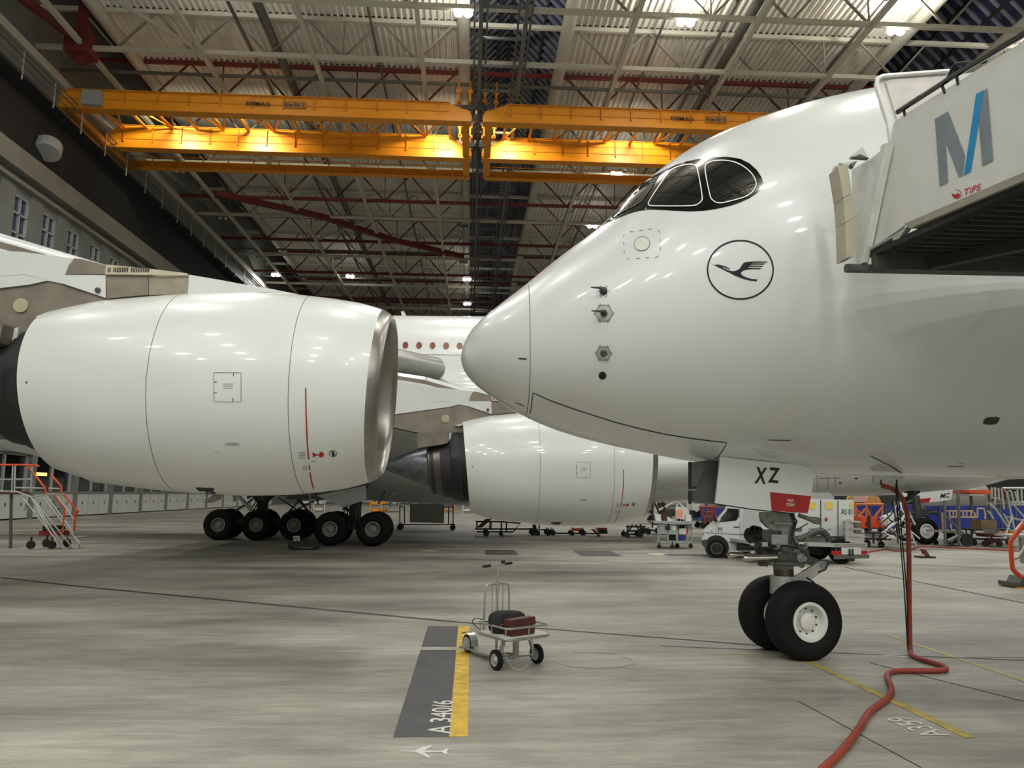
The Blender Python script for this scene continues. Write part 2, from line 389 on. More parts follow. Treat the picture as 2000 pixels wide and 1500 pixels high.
# glazed ridges between the bays
SKG = mat('skylight_glass', (26, 30, 62), .15, coat=.5, var=.3, scale=1); BARM = mat('glazing_bar', (120, 124, 132), .5, .3)
for (xa, xb) in ((-34, -29.9), (-.9, 7.0), (34.9, 43.0)):
    xm = (xa+xb)/2 if xa > -34 else xa
    pane = {}
    for sgn, xe in ((-1, xa), (1, xb)):
        if xm == xe: continue
        MB().add([(xe, YF, ZR+.1), (xm, YF, ZR+4.6), (xm, YB, ZR+4.6), (xe, YB, ZR+.1)], [(0, 1, 2, 3)]).build('skylight_glazing', SKG, ceil_)
        s0 = MB().bar((xe, 0, ZR), (xm, 0, ZR+4.5), .3, .2).build('glazing_bar', BARM, ceil_); s0.location = (0, 30, 0)
        y = 31.1; c = 1
        while y < 120 and c < 80: inst(s0, 'glazing_bar', ceil_, Matrix.Translation((0, y, 0))); y += 1.1; c += 1
        m2 = MB(); y = YF+.5
        while y < YB:
            if y < 29.4 or y > 118: m2.bar((xe, y, ZR), (xm, y, ZR+4.5), .3, .2)
            y += 1.1
        m2.build('glazing_bars', BARM, ceil_, kind='stuff')
    MB().bar((xm, YF, ZR+4.4), (xm, YB, ZR+4.4), .5, .5).build('ridge_beam', DST, ceil_)
    for f in (.35, .7):
        for xe in (xa, xb):
            if xm != xe: MB().bar((xe+(xm-xe)*f, YF, ZR+4.5*f-.1), (xe+(xm-xe)*f, YB, ZR+4.5*f-.1), .22, .3).build('purlin', DST, ceil_)
# roof trusses: top-chord nodes every 5.83 m, bottom nodes between them
ZBT = 36.15
TRUSS = [(-44, 0), (-35, 1), (-28, 0), (-20, 1), (-12, 0), (-4, 1), (4, 0), (12, 1), (20, 0), (28, 0), (35, 1), (43, 1), (50, 0), (57, 0), (64.2, 1), (71.2, 0), (77.7, 0), (87, 1), (92.8, 0), (102, 1), (108.8, 0), (117.5, 1), (124.3, 0), (133, 1), (139.8, 0), (148.5, 1), (155, 0), (163, 1)]
dgr = {}
def member(t, a, b, wd, dm):
    key = (round(b.x-a.x, 2), round(b.z-a.z, 2), wd, dm.name)
    if key not in dgr: dgr[key] = MB().bar((0, 0, 0), b-a, wd, wd).build('web_member', dm, t); dgr[key].location = a
    else: inst(dgr[key], 'web_member', t, Matrix.Translation(a))
for ty, red in TRUSS:
    tm = RUST if red else CRM; bmat_ = RUST if red and ty > 80 else (GST if red else CRM); dm = RUSTD if red else CRMD
    for x0, x1, ns in ((XL, 3.1, [-1.8-5.83*k for k in range(6)][::-1]), (3.1, 39, [8+5.83*k for k in range(6)]), (39, XR, [43.5+5.83*k for k in range(6)])):
        t = MB().bar((x0, ty, ZR), (x1, ty, ZR), .28, .34).build('roof_truss', tm, ceil_)
        MB().bar((x0, ty, ZBT), (x1, ty, ZBT), .3, .34).build('bottom_chord', bmat_, t)
        for i in range(len(ns)-1):
            mid = (ns[i]+ns[i+1])/2; A = Vector((ns[i], ty, ZR)); Bm = Vector((mid, ty, ZBT)); C_ = Vector((ns[i+1], ty, ZR))
            member(t, Bm, A, .15, dm); member(t, Bm, C_, .15, dm)
            if i % 2: member(t, Bm, Vector((mid, ty, ZR)), .1, dm)
# beams running the length of the hangar at bottom chord level
for x in (-30.3, -21.4, -12.8, -4.3, 11.4, 20.2, 28.6, 46, 55, 64):
    MB().bar((x, YF, ZBT-.05), (x, YB, ZBT-.05), .34, .36).build('longitudinal_beam', CRM, ceil_)
for x, r_, z in ((-15.9, .36, 37.2), (-17.7, .14, 36.6), (20.3, .36, 37.6), (18.7, .14, 37.5), (-8.3, .1, 38.6), (14.5, .1, 38.6), (29.8, .14, 38.2)):
    MB().tube([(x, YF, z), (x, YB, z)], r_, 12).build('roof_duct', GST, ceil_, smooth=40)
for (xa, ya, xb, yb) in ((-21.4, 57, -30.3, 43), (-21.4, 87, -16.5, 78), (-21.4, 102, -12.8, 92.8)):
    MB().bar((xa, ya, ZBT), (xb, yb, ZBT), .2, .24).build('wind_brace', CRM, ceil_)
# heavy red bracing
for a, b, s_ in (((-29.6, 85.6, ZBT-.2), (-19, 92, ZBT-.2), .6), ((-19, 92, ZBT-.2), (-11, 100.3, ZBT-.2), .6), ((-11, 100.3, ZBT-.2), (-1.5, 107, ZBT-.2), .6), ((-30.6, 57, ZBT+.4), (-30.6, 57, ZR+5), .7),
                 ((-30.6, 57, ZBT+.4), (-33.8, 44, ZBT), .5), ((-30.6, 57, 34.8), (-30.6, 57, ZBT), .55)):
    MB().bar(a, b, s_).build('red_brace', RUST, ceil_)
bx((-31.5, 56.1, ZBT-.7), (-29.7, 57.9, ZBT+1.1)).build('red_gusset', RUST, ceil_)
# central lattice girders that carry the crane tracks
for x in (.25, 3.4):
    g = MB().bar((x, 24, 35.0), (x, YB, 35.0), .3, .36).build('track_girder', GST, ceil_)
    MB().bar((x-.45, 24, 35.9), (x-.45, YB, 35.9), .14, .2).build('track_rail', GST, g)
    MB().bar((x+.45, 24, 35.9), (x+.45, YB, 35.9), .14, .2).build('track_rail', GST, g)
y = 26.0
while y < 150:
    MB().bar((.25, y, 35.1), (3.4, y, 35.1), .16, .2).build('track_rung', GST, ceil_)
    MB().bar((.25, y, 35.2), (.25, y, ZBT), .14).build('track_hanger', GST, ceil_); MB().bar((3.4, y, 35.2), (3.4, y, ZBT), .14).build('track_hanger', GST, ceil_)
    y += 3.7
# catenary rail the lamps hang from
for y in (60.6, 67.5, 78.9, 92.9, 106.9, 120.9, 134.9):
    MB().bar((XL, y, 36.3), (XR, y, 36.3), .2, .24).build('lamp_rail', GST, ceil_)
# ================================================================ LAMPS
LENS = mat('lamp_lens', (255, 250, 240), emit=55); LOFF = mat('lamp_lens_off', (150, 150, 146), .2, .3)
def lamp(x, y, lit, label, group):
    e = empty('high_bay_lamp', (x, y, LAMP_Z), label=label, cat='lamp', group=group)
    m = MB().box((-.62, -.28, .12), (.62, .28, .34)); m.build('lamp_housing', GST, e, local=True)
    for s_ in (-.4, .4): MB().bar((s_, 0, .34), (s_, 0, 1.0), .05).build('hanger', DST, e, local=True)
    for s_ in (-1, 1):
        m = MB().lathe([(-.3, .001), (-.27, .16), (-.15, .29), (.0, .33), (.12, .3)], (s_*.34, 0, 0), (0, 0, 1), 16)
        m.build('lamp_lens', LENS if lit else LOFF, e, smooth=40, local=True)
    if lit:
        ld = AREA; lo = bpy.data.objects.new('lamp_light', ARF.get(y, AREA)); COL.objects.link(lo); lo.parent = e; lo.location = (0, 0, -.4)
        uo = bpy.data.objects.new('roof_fill', UPL if y < 60 else UPF); COL.objects.link(uo); uo.parent = e; uo.location = (0, 0, .6); uo.rotation_euler = (pi, 0, 0)  # extra upward fill, separate from the lamp's own downlight
    return e
AREA = bpy.data.lights.new('lamp_area', 'AREA'); AREA.shape = 'RECTANGLE'; AREA.size = 1.3; AREA.size_y = .6; AREA.energy = LAMP_POWER; AREA.color = (.985, 1, .975); AREA.spread = radians(165)
ARF = {}
for _y, _f in ((-42, 1.5), (-30, 1.5), (-18, .85), (-6, .5), (21, .6), (36, .6)): ARF[_y] = AREA.copy(); ARF[_y].energy = LAMP_POWER*_f
UPL = bpy.data.lights.new('roof_fill_light', 'AREA'); UPL.shape = 'RECTANGLE'; UPL.size = 1.2; UPL.size_y = .5; UPL.energy = 1250; UPL.color = (1, .985, .93); UPL.spread = radians(175)  # upward fill light added over each lit lamp to brighten the roof
UPF = UPL.copy(); UPF.energy = 25
FAR = {(-1, 118.9): 'lit hangar lamp, upper of the low pair beside the centre track', (-1, 134.9): 'lowest lit hangar lamp, just above the background airliner roof',
       (-1, 50.4): 'brightest lit hangar lamp left of the central track, near the top edge', (15, 50.4): 'lit hangar lamp in the middle of the right roof bay, near the top edge',
       (30.6, 50.4): 'lit hangar lamp before the right skylight, above the white passenger stairs', (15, 77): 'lit hangar lamp below the second crane, over the cockpit windscreen',
       (15, 93): 'lit hangar lamp seen just over the windscreen wipers', (-17.5, 48.5): 'lit hangar lamp cut by the top edge, in the left roof bay',
       (-31, 118.9): 'lit hangar lamp far left, just above the big engine pylon', (-19.4, 118.9): 'lit hangar lamp above the big near engine nacelle'}
for (x, y), lb in FAR.items(): lamp(x, y, True, lb, None)
for x in (-29, -17, -1, 15, 30.6, 50, 66):
    for y in (-42, -30, -18, -6, 21, 36): lamp(x, y, True, 'lit hangar lamp above and behind the viewpoint', 'lamps above and behind the viewpoint')
for x in (46, 62):
    for y in (52, 70, 90, 112, 134): lamp(x, y, True, 'lit hangar lamp in the far right bay hidden by the nearer airliner', 'lamps of the far right bay')
for i, (px, py, z) in enumerate(((350, 333, 36), (568, 335, 36), (907, 347, 36), (435, 425, 36), (625, 430, 36), (905, 445, 36), (510, 502, 36), (660, 505, 36), (905, 512, 36))):
    g = gr(px, py, z); lamp(g.x, g.y, False, 'unlit hangar lamp %s, %s' % (['left in the left bay', 'in mid left bay', 'beside the central track'][i % 3], ['close under the crane walkway', 'level with the long red brace', 'in the dark roof beyond the red brace'][i//3]), 'unlit lamps in the far roof')
# ================================================================ NEAR AIRLINER (white nose at right)
S_ = [0,.03,.1,.25,.5,.9,1.4,2,2.7,3.4,4.2,5.2,6.5,8,10,13,26]
A_ = [0,.2,.37,.6,.86,1.17,1.47,1.77,2.05,2.28,2.5,2.7,2.86,2.95,2.98,2.98,2.98]
T_ = [4.15,4.33,4.478,4.669,4.884,5.206,5.63,6.109,6.833,7.353,7.728,8.061,8.337,8.58,8.62,8.62,8.62]
B_ = [4.15,4.009,3.892,3.742,3.573,3.334,3.126,2.958,2.816,2.695,2.628,2.53,2.511,2.487,2.49,2.49,2.49]
def pch(x, xk, yk):
    xs = [math.sqrt(v) for v in xk]; x2 = math.sqrt(x); n = len(xs)
    def grad(i):
        if i == 0: return (yk[1]-yk[0])/(xs[1]-xs[0])
        if i == n-1: return (yk[-1]-yk[-2])/(xs[-1]-xs[-2])
        h0 = xs[i]-xs[i-1]; h1 = xs[i+1]-xs[i]
        return (h0*h0*yk[i+1]-h1*h1*yk[i-1]+(h1*h1-h0*h0)*yk[i])/(h0*h1*(h0+h1))
    i = max(0, min(n-2, next((k for k in range(n) if xs[k] >= x2), n-1)-1))
    h = xs[i+1]-xs[i]; t = (x2-xs[i])/h
    return (2*t**3-3*t*t+1)*yk[i]+(t**3-2*t*t+t)*h*grad(i)+(-2*t**3+3*t*t)*yk[i+1]+(t**3-t*t)*h*grad(i+1)
def loft(x0, sgn, yc, ss, T, B, A, n=96, zf=.47, cap=True):
    mb = MB(); rings = []
    for s in ss:
        t, b, a = T(s), B(s), A(s); zm = b+(t-b)*zf
        rings.append([(x0+sgn*s, yc+a*cos(2*pi*k/n), (zm+(t-zm)*sin(2*pi*k/n)) if sin(2*pi*k/n) > 0 else (zm+(zm-b)*sin(2*pi*k/n))) for k in range(n)])
    vs = [v for r in rings for v in r]; fs = []
    for i in range(len(rings)-1):
        for k in range(n): fs.append((i*n+k, i*n+(k+1) % n, (i+1)*n+(k+1) % n, (i+1)*n+k))
    if cap: fs.append(tuple((len(rings)-1)*n+k for k in range(n)))
    return mb.add(vs, fs)
XN, YN = -0.16, 11.0
ss = [3*(i/44)**2 for i in range(1, 45)]+[3+10*i/60 for i in range(1, 61)]+[16, 20, 26]
hull = loft(XN, 1, YN, ss, lambda s: pch(s, S_, T_), lambda s: pch(s, S_, B_), lambda s: pch(s, S_, A_), 128)
n0 = len(hull.v); hull.v.append(Vector((XN, YN, 4.15))); hull.f += [(n0, (k+1) % 128, k) for k in range(128)]
air = empty('airliner', (4.6, 11.0, 0), label='large white twin airliner nose with dark cockpit windows and crane bird emblem', cat='airplane')
hull.build('fuselage', W, air, smooth=60)
HB = bvh_of(hull); hit = surf_hit(HB, .006); hit2 = surf_hit(HB, .011); hit3 = surf_hit(HB, .016)
Z5 = lambda L: [(1140+x/5.5556, 300+y/5.5556) for x, y in L]
mask = Z5([(95,835),(190,740),(330,600),(430,500),(540,400),(660,290),(800,225),(900,170),(1000,125),(1120,88),(1250,60),(1400,44),(1560,38),(1700,60),(1800,110),(1880,180),(1930,260),(1948,320),(1930,370),(1880,430),(1800,485),(1700,530),(1600,565),(1450,600),(1300,622),(1150,628),(1000,622),(850,612),(720,608),(600,622),(500,650),(400,690),(300,725),(200,780),(110,855)])
mk = decal(MB(), mask, hit, 9); mo = mk.build('cockpit_mask', BLK, air, smooth=60, label='glossy black surround of the cockpit windows')
p1 = Z5([(700,540),(715,570),(760,577),(1180,577),(1240,560),(1285,520),(1293,480),(1238,160),(1210,130),(1150,122),(1020,150),(960,180),(910,230)])
p2 = Z5([(1310,150),(1345,110),(1420,85),(1530,80),(1650,100),(1760,160),(1840,240),(1875,320),(1868,370),(1830,430),(1760,475),(1660,505),(1500,545),(1440,540),(1395,510),(1372,470)])
p0 = Z5([(130,815),(250,690),(430,500),(560,390),(640,330),(815,255),(700,430),(640,520),(580,560),(420,640),(260,740)])
for P, nm in ((p0, 'windscreen'), (smoothpoly(p1, 2), 'cockpit_window'), (smoothpoly(p2, 2), 'cockpit_window')):
    g = decal(MB(), P, hit2, 9).build(nm, GLS, air, smooth=60)
    stroke(MB(), P, 2.0 if nm != 'windscreen' else .8, hit3, True).build('window_seal', TRIMW if nm != 'windscreen' else GST, g)
# wiper arms
wp = MB(); a = hit3(1152, 446); b_ = hit3(1205, 395)
if a and b_: wp.tube([a, a+Vector((-.02, -.04, .03)), b_+Vector((-.02, -.05, .05))], .012, 6); wp.build('wiper_arm', BLK2, air)
# radome joint, panel lines, nose gear bay edge
pl = MB()
for P, wd in (([(1033, 557), (1035, 600), (1036, 660), (1036, 720), (1033, 780), (1028, 812)], .9), ([(1013, 700), (1029, 701)], 3.2), ([(1007, 786), (1024, 793)], 1.2)): stroke(pl, P, wd, hit)
pl.build('radome_joint', LINE, air)
gl = MB(); stroke(gl, [(1033, 816), (1038, 795), (1041, 767), (1075, 782), (1110, 795), (1150, 808), (1200, 824), (1250, 837), (1300, 848), (1350, 856), (1400, 862), (1419, 864), (1414, 876), (1404, 890), (1396, 896)], 1.6, hit); gl.build('belly_fairing_joint', LINEB, air)
# emblem
em = MB(); stroke(em, ring(1446, 527, 64, 57, 72), 3.0, hit, True, 4); em.build('emblem_ring', NAVY, air)
C7 = lambda L: [(1000+x/4, 375+y/4) for x, y in L]
bird = C7([(1560,562),(1592,572),(1604,566),(1640,574),(1672,584),(1688,592),(1705,600),(1702,604),(1650,588),(1642,592),(1690,612),(1724,620),(1752,616),(1778,600),(1794,576),(1808,556),(1828,547),(1900,543),(1996,545),(1990,552),(1882,552),(1872,558),(1974,559),(1968,567),(1868,568),(1860,575),(1962,577),(1954,585),(1852,584),(1844,592),(1948,596),(1938,604),(1880,602),(1830,606),(1800,618),(1786,632),(1796,650),(1830,668),(1870,680),(1918,684),(1912,697),(1860,692),(1800,676),(1740,652),(1680,622),(1620,592)])
decal(MB(), bird, hit, 30).build('emblem_bird', NAVY, air)
# static ports, probes and hatch
MET = mat('port_plate', (176, 178, 174), .35, .4)
for (cx, cy, r1, r2) in ((1179, 569, 0, 8), (1180, 612, 16, 7), (1179, 690, 13.5, 4.5), (1177, 733, 0, 7.5)):
    if r1:
        pt = decal(MB(), ring(cx, cy, r1, r1, 28), hit, 5).build('probe_plate', MET, air); stroke(MB(), ring(cx, cy, r1, r1, 28), .8, hit2, True, 3).build('plate_rim', LINE, pt)
    dk = decal(MB(), ring(cx, cy, r2, r2, 20), hit2, 4).build('probe_base', BLK2, air)
    if cy < 720:
        b0 = hit2(cx, cy); n = (hit(cx, cy)-b0); n = -n.normalized()
        b1 = b0+n*.09
        MB().tube([b0, b0+n*.05], [.045, .03], 10).tube([b0+n*.05, b1, b1+Vector((-.13 if cy < 650 else .07, 0, .005))], [.018, .018, .008], 8).build('air_probe', GMD, air, smooth=40)
rd = MB()
for (cx, cy, r) in ((1179, 569, 11), (1180, 612, 18.5), (1179, 690, 16)):
    for k in range(6): stroke(rd, ring(cx, cy, r, r, 4, k*60-10, k*60+12), 1.1, hit, False, 3)
dash = C7([(870,352),(880,335)]), C7([(923,312),(948,309)]), C7([(996,302),(1022,298)]), C7([(1066,293),(1094,290)]), C7([(1140,296),(1150,306),(1157,322)]), C7([(1157,365),(1159,388)]), C7([(1161,432),(1162,458)]), C7([(1146,498),(1132,508),(1118,512)]), C7([(1070,515),(1044,516)]), C7([(998,519),(972,522)]), C7([(915,528),(900,518)]), C7([(879,480),(877,458)]), C7([(875,415),(873,392)])
for d in dash: stroke(rd, d, 1.0, hit, False, 3)
rd.build('warning_dashes', REDP, air)
hh = decal(MB(), ring(1254.5, 476.5, 15, 13.5, 28, rot=-20), hit, 6).build('access_hatch', mat('hatch_cream', (214, 214, 200), .5), air); stroke(MB(), ring(1254.5, 476.5, 15, 13.5, 28, rot=-20), .6, hit2, True, 3).build('hatch_rim', LINE, hh)
decal(MB(), smoothpoly([(1921, 820), (1928, 814), (1953, 814), (1951, 822), (1944, 829), (1919, 829)], 1), hit, 6).build('outflow_valve', GMD, air, label='dark grey oval outflow opening low on the fuselage')
sc_ = MB(); stroke(sc_, [(1700, 890), (1740, 910), (1762, 925), (1755, 930)], 1.6, hit); stroke(sc_, [(1872, 903), (1882, 905), (1880, 911), (1850, 911)], 1.0, hit); stroke(sc_, [(1500, 859), (1545, 860)], 1.2, hit); sc_.build('belly_scuffs', LINE, air)
# receptacle panel under the belly with ground hoses
PY = 10.6
pn = MB().prism([at(1705, 929, PY), at(1767, 929, PY), at(1766, 944, PY), at(1762, 948, PY), at(1710, 948, PY), at(1705, 944, PY)], (0, .03, 0)); po = pn.build('receptacle_panel', MET, air)
for px in (1721, 1752): MB().prism([at(px-1.2, 937, PY-.01), at(px+1.2, 937, PY-.01), at(px+1.2, 946, PY-.01), at(px-1.2, 946, PY-.01)], (0, .005, 0)).build('latch_slot', BLK2, po)
# nose gear doors
DY = 10.45
def pnl(P, y, d): return MB().prism([at(a, b, y) for a, b in P], (0, d, 0))
dr = pnl([(1407, 892), (1480, 900), (1570, 909), (1583, 915), (1588, 926), (1588, 945), (1578, 1003), (1540, 1001), (1470, 994), (1397, 983)], DY, .05).build('nose_gear_door', W, air, label='white nose gear door lettered XZ')
hd = plane_hit(at(1500, 950, DY), (0, 1, 0), .004)
tm = MB()
text_px(tm, 'X', (1473, 944), (22, 1.5), (4, -32), hd, 0); text_px(tm, 'Z', (1499.5, 942), (21, 2.5), (3, -30), hd, 0); tm.build('door_lettering', BLK2, dr)
decal(MB(), [(1503.5, 961), (1584, 969), (1577.5, 1002.5), (1507, 997.5)], hd, 20).build('no_tow_panel', REDP, dr)
hd2 = plane_hit(at(1500, 950, DY), (0, 1, 0), .008); tm = MB()
text_px(tm, 'NO', (1537, 980), (12, 1.2), (1.5, -6.2), hd2); text_px(tm, 'TOW', (1534, 988.5), (17, 1.5), (1.5, -6.6), hd2); tm.build('no_tow_lettering', WHT, dr)
pnl([(1397, 981), (1470, 992), (1540, 1000), (1540, 1003), (1470, 996), (1397, 985)], DY+.02, .06).build('door_edge', BLK2, air)
df = pnl([(1350, 903), (1406, 896), (1398, 985), (1350, 981)], DY+.25, .04).build('forward_gear_door', mat('door_inner_grey', (76, 80, 76), .5, var=.15), air)
pnl([(1346, 902), (1351, 902), (1351, 985), (1346, 984)], DY+.2, .05).build('door_edge', BLK2, air)
pnl([(1351, 903), (1374, 903), (1374, 920), (1366, 935), (1362, 950), (1351, 950)], DY+.2, .03).build('door_inner_frame', GST, df)
MB().tube([at(1343, 957, DY+.1), at(1362, 957, DY+.1)], .012, 6).build('door_handle', GMET, df)
# gear bay interior block so that the doors hang from something
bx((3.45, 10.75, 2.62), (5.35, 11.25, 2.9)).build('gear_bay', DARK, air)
# ---- nose landing gear
GY = 11.03
def pt(x, y, dy=0): return at(x, y, GY+dy)
g = MB(); ax_ = pt(1529, 1000); bx_ = pt(1531, 1105); g.tube([pt(1531, 985), pt(1531, 1070)], .15, 20); g.tube([pt(1531, 1065), pt(1530, 1112)], .14, 18); g.build('shock_strut', GMET, air, smooth=40)
MB().tube([pt(1530, 1108), pt(1532, 1150)], .09*1.0+.05, 18).build('piston', mat('piston_brown', (92, 84, 76), .25, .8), air, smooth=40)
MB().tube([pt(1531, 1124), pt(1532, 1160)], [.19, .2], 16).tube([pt(1518, 1148), pt(1560, 1140)], .1, 10).build('axle_housing', ALU, air, smooth=40)
# side yoke
pnl([(1486, 1000), (1545, 1000), (1542, 1030), (1540, 1045), (1520, 1042), (1500, 1030), (1488, 1018)], GY-.3, .08).build('drag_yoke', GMET, air)
MB().lathe([(-.05, .07), (.05, .07), (.05, .03), (.07, .001)], at(1494, 1009, GY-.34), (0, -1, 0), 20).build('yoke_pin', GMET, air, smooth=40)
MB().tube([at(1511, 1021, GY-.36), at(1545, 1023, GY-.36)], .022, 8).build('pin_rod', STEEL, air)
MB().box(at(1507, 1044, GY-.34), at(1529, 1062, GY-.16)).build('control_box', WGRY, air)
MB().box(at(1488, 1036, GY-.3), at(1506, 1066, GY+.1)).build('actuator_bracket', GMD, air)
MB().lathe([(-.08, .06), (-.04, .11), (.03, .115), (.04, .1), (.045, .001)], at(1476, 1042, GY-.2), (-1, -.6, .05), 24).build('taxi_light', BLK, air, smooth=40)
MB().lathe([(-.08, .06), (-.04, .1), (.03, .105), (.04, .09), (.045, .001)], at(1466, 1045, GY+.25), (-1, -.5, .05), 24).build('taxi_light', BLK, air, smooth=40)
for (x0, x1, y0, dy, r) in ((1457, 1500, 1090, -.42, .055), (1428, 1470, 1084, .35, .058)):
    A = at(x0, y0, GY+dy); B = at(x1, y0-1, GY+dy)
    MB().tube([A-(B-A).normalized()*.05, A-(B-A).normalized()*.035, A, B], [r*.45, r*.85, r, r], 16).tube([B, B+(B-A)*.4], r*.7, 12).build('steering_cylinder', CHR, air, smooth=40)
MB().lathe([(-.1, .2), (-.08, .24), (.04, .24), (.06, .2)], pt(1530, 1090), (0, 0, 1), 32).build('steering_collar', GMET, air, smooth=40)
MB().tube([at(1500, 1089, GY-.36), at(1568, 1088, GY-.36)], .06, 10).box(at(1518, 1083, GY-.42), at(1556, 1094, GY-.3)).build('steering_link', GMD, air)
MB().lathe([(-.05, .06), (.05, .06), (.05, .03), (.07, .001)], at(1562, 1089, GY-.4), (0, -1, 0), 20).build('link_eye', GMET, air, smooth=40)
# small fittings, clamps, hoses around the collar
random.seed(11)
for k in range(64):
    x = random.uniform(1466, 1576); y = random.uniform(1056, 1104); dy = random.uniform(-.34, .3); p = at(x, y, GY+dy); s_ = random.uniform(.018, .05)
    m = MB()
    if k % 3 == 0: m.box(p-Vector((s_, s_, s_*.8)), p+Vector((s_, s_, s_*.8)))
    elif k % 3 == 1: m.tube([p, p+Vector((random.uniform(-.16, .16), random.uniform(-.05, .05), random.uniform(-.05, .05)))], s_*.5, 8)
    else: m.lathe([(-s_, s_*.8), (-s_, s_), (s_, s_), (s_, .001)], p, (random.uniform(-1, 1), -1, random.uniform(-.4, .4)), 10)
    m.build('gear_fitting', [GMD, GMET, STEEL][k % 3 if k % 5 else 2], air)
for P in ([(1542, 1000), (1552, 1020), (1546, 1045), (1554, 1065), (1548, 1075)], [(1546, 1002), (1556, 1018), (1549, 1040), (1545, 1062)], [(1476, 1060), (1490, 1054), (1512, 1068), (1534, 1066), (1560, 1072)], [(1466, 1068), (1480, 1075), (1505, 1072), (1520, 1080)], [(1575, 1128), (1590, 1138), (1592, 1146)], [(1618, 1100), (1612, 1112), (1598, 1118)], [(1488, 1062), (1476, 1072), (1480, 1082), (1500, 1080)]):
    MB().tube([at(a, b, GY-.33) for a, b in P], .013, 6).build('hydraulic_hose', BLK2, air)
MB().tube([at(1548, 1040, GY-.2), at(1578, 1022, GY-.2)], .012, 6).tube([at(1560, 1006, GY-.2), at(1582, 1014, GY-.2), at(1590, 1016, GY-.2), at(1602, 1018, GY-.2)], [.03, .035, .05, .05], 8).build('door_linkage', GMET, air)
# torque links
def slab(P, y, d, m, nm, sm=False): return pnl(P, y, d).build(nm, m, air)
slab([(1558, 1080), (1570, 1082), (1612, 1097), (1614, 1106), (1600, 1108), (1556, 1097)], GY-.1, .2, GMD, 'upper_torque_link')
slab([(1546, 1130), (1600, 1098), (1610, 1096), (1616, 1102), (1612, 1112), (1580, 1136), (1560, 1138)], GY-.16, .06, ALU, 'lower_torque_link')
slab([(1546, 1130), (1600, 1098), (1610, 1096), (1616, 1102), (1612, 1112), (1580, 1136), (1560, 1138)], GY+.1, .06, ALU, 'lower_torque_link')
MB().tube([at(1609, 1102, GY-.2), at(1609, 1102, GY+.2)], .05, 14).build('torque_link_pin', GMET, air, smooth=40)
axd = Vector((4.60-4.48, 10.7-11.37, 0)).normalized()
cn = gr(1572, 1286); ctr = Vector((4.55, 10.72, .515))
for sgn in (1, -1):
    c = Vector((4.545, 11.03, .515))+axd*.36*sgn
    wheel(air, c, axd*sgn, .53, .40, .25, 'tyre', bolts=10)
MB().tube([Vector((4.545, 11.03, .515))-axd*.4, Vector((4.545, 11.03, .515))+axd*.4], .07, 14).build('axle', GMET, air, smooth=40)
MB().tube([Vector((4.545, 11.03, .515)), pt(1532, 1155)], .13, 14).build('axle_post', ALU, air, smooth=40)
# ================================================================ BACKGROUND AIRLINER (four engines)
big = empty('airliner', (-10, 39, 0), label='four-engined white airliner parked behind, large engine nacelles facing right', cat='airplane')
YC2 = 39.0
SX = [0, .3, 1, 2.2, 4, 6, 9, 13, 40, 52, 62, 72]
AX = [0, .75, 1.45, 2.15, 2.85, 3.25, 3.5, 3.57, 3.57, 3.0, 1.8, .5]
TX = [4.9, 5.7, 6.5, 7.6, 9.0, 9.9, 10.8, 11.15, 11.15, 11.15, 11.1, 11.0]
BX = [4.9, 4.35, 3.8, 3.3, 2.8, 2.48, 2.3, 2.22, 2.22, 3.9, 6.6, 9.2]
f380 = loft(30.5, -1, YC2, [.02, .1, .3]+[.6+.6*i for i in range(30)]+[20+2*i for i in range(27)], lambda s: pch(s, SX, TX), lambda s: pch(s, SX, BX), lambda s: pch(s, SX, AX), 72, .5)
f380.build('fuselage', WN, big, smooth=60)
FB = bvh_of(f380); fh = surf_hit(FB, .02)
# belly fairing
bf = loft(12, -1, YC2, [.01, .5, 1.5, 3, 5, 8, 14, 20, 24, 27, 29, 30], lambda s: 5.2, lambda s: 2.55-.62*sin(pi*min(1, s/9)/2)*(1 if s < 22 else max(0, (30-s)/8)), lambda s: 3.3+.75*sin(pi*min(1, s/8)/2)*(1 if s < 22 else max(0, (30-s)/8)), 48, .45)
bf.build('belly_fairing', WN, big, smooth=60)
for k in range(-10, 6):
    x = -3.15+.64*k; m = MB(); hx = None
    P = []
    for (u, v) in ring(0, 0, .14, .19, 20):
        r = Vector((x+u, 30, 9.12+v)); h = FB.ray_cast(r, Vector((0, 1, 0)))
        P.append(h[0]+Vector((0, -.02, 0)))
    m.add(P, [tuple(range(20))]); m.build('cabin_window', mat('cabin_window_red', (118, 66, 52), .25, var=.2), big)
sl = MB(); stroke(sl, [(770, 692), (900, 694)], .8, fh); stroke(sl, [(1595, 927), (1597, 962)], .6, fh); sl.build('skin_joint', LINE, big)
ht = MB()
for P in ([(1600, 934), (1640, 933)], [(1616, 930), (1618, 955)], [(1631, 930), (1632, 952)]): stroke(ht, P, .7, fh)
for P in (ring(1672, 934, 3.5, 1.6, 10), ring(1641, 943, 3.5, 1.6, 10)): decal(ht, P, fh, 3)
ht.build('hatch_marks', LINE, big)
MB().add([at(783, 608, YC2-.04), at(789, 608, YC2-.04), at(797, 623, YC2-.04), at(786, 624, YC2-.04)]+[at(783, 608, YC2+.04), at(789, 608, YC2+.04), at(797, 623, YC2+.04), at(786, 624, YC2+.04)], [(0, 1, 2, 3), (7, 6, 5, 4), (0, 4, 5, 1), (1, 5, 6, 2), (2, 6, 7, 3), (3, 7, 4, 0)]).build('blade_aerial', W, big)
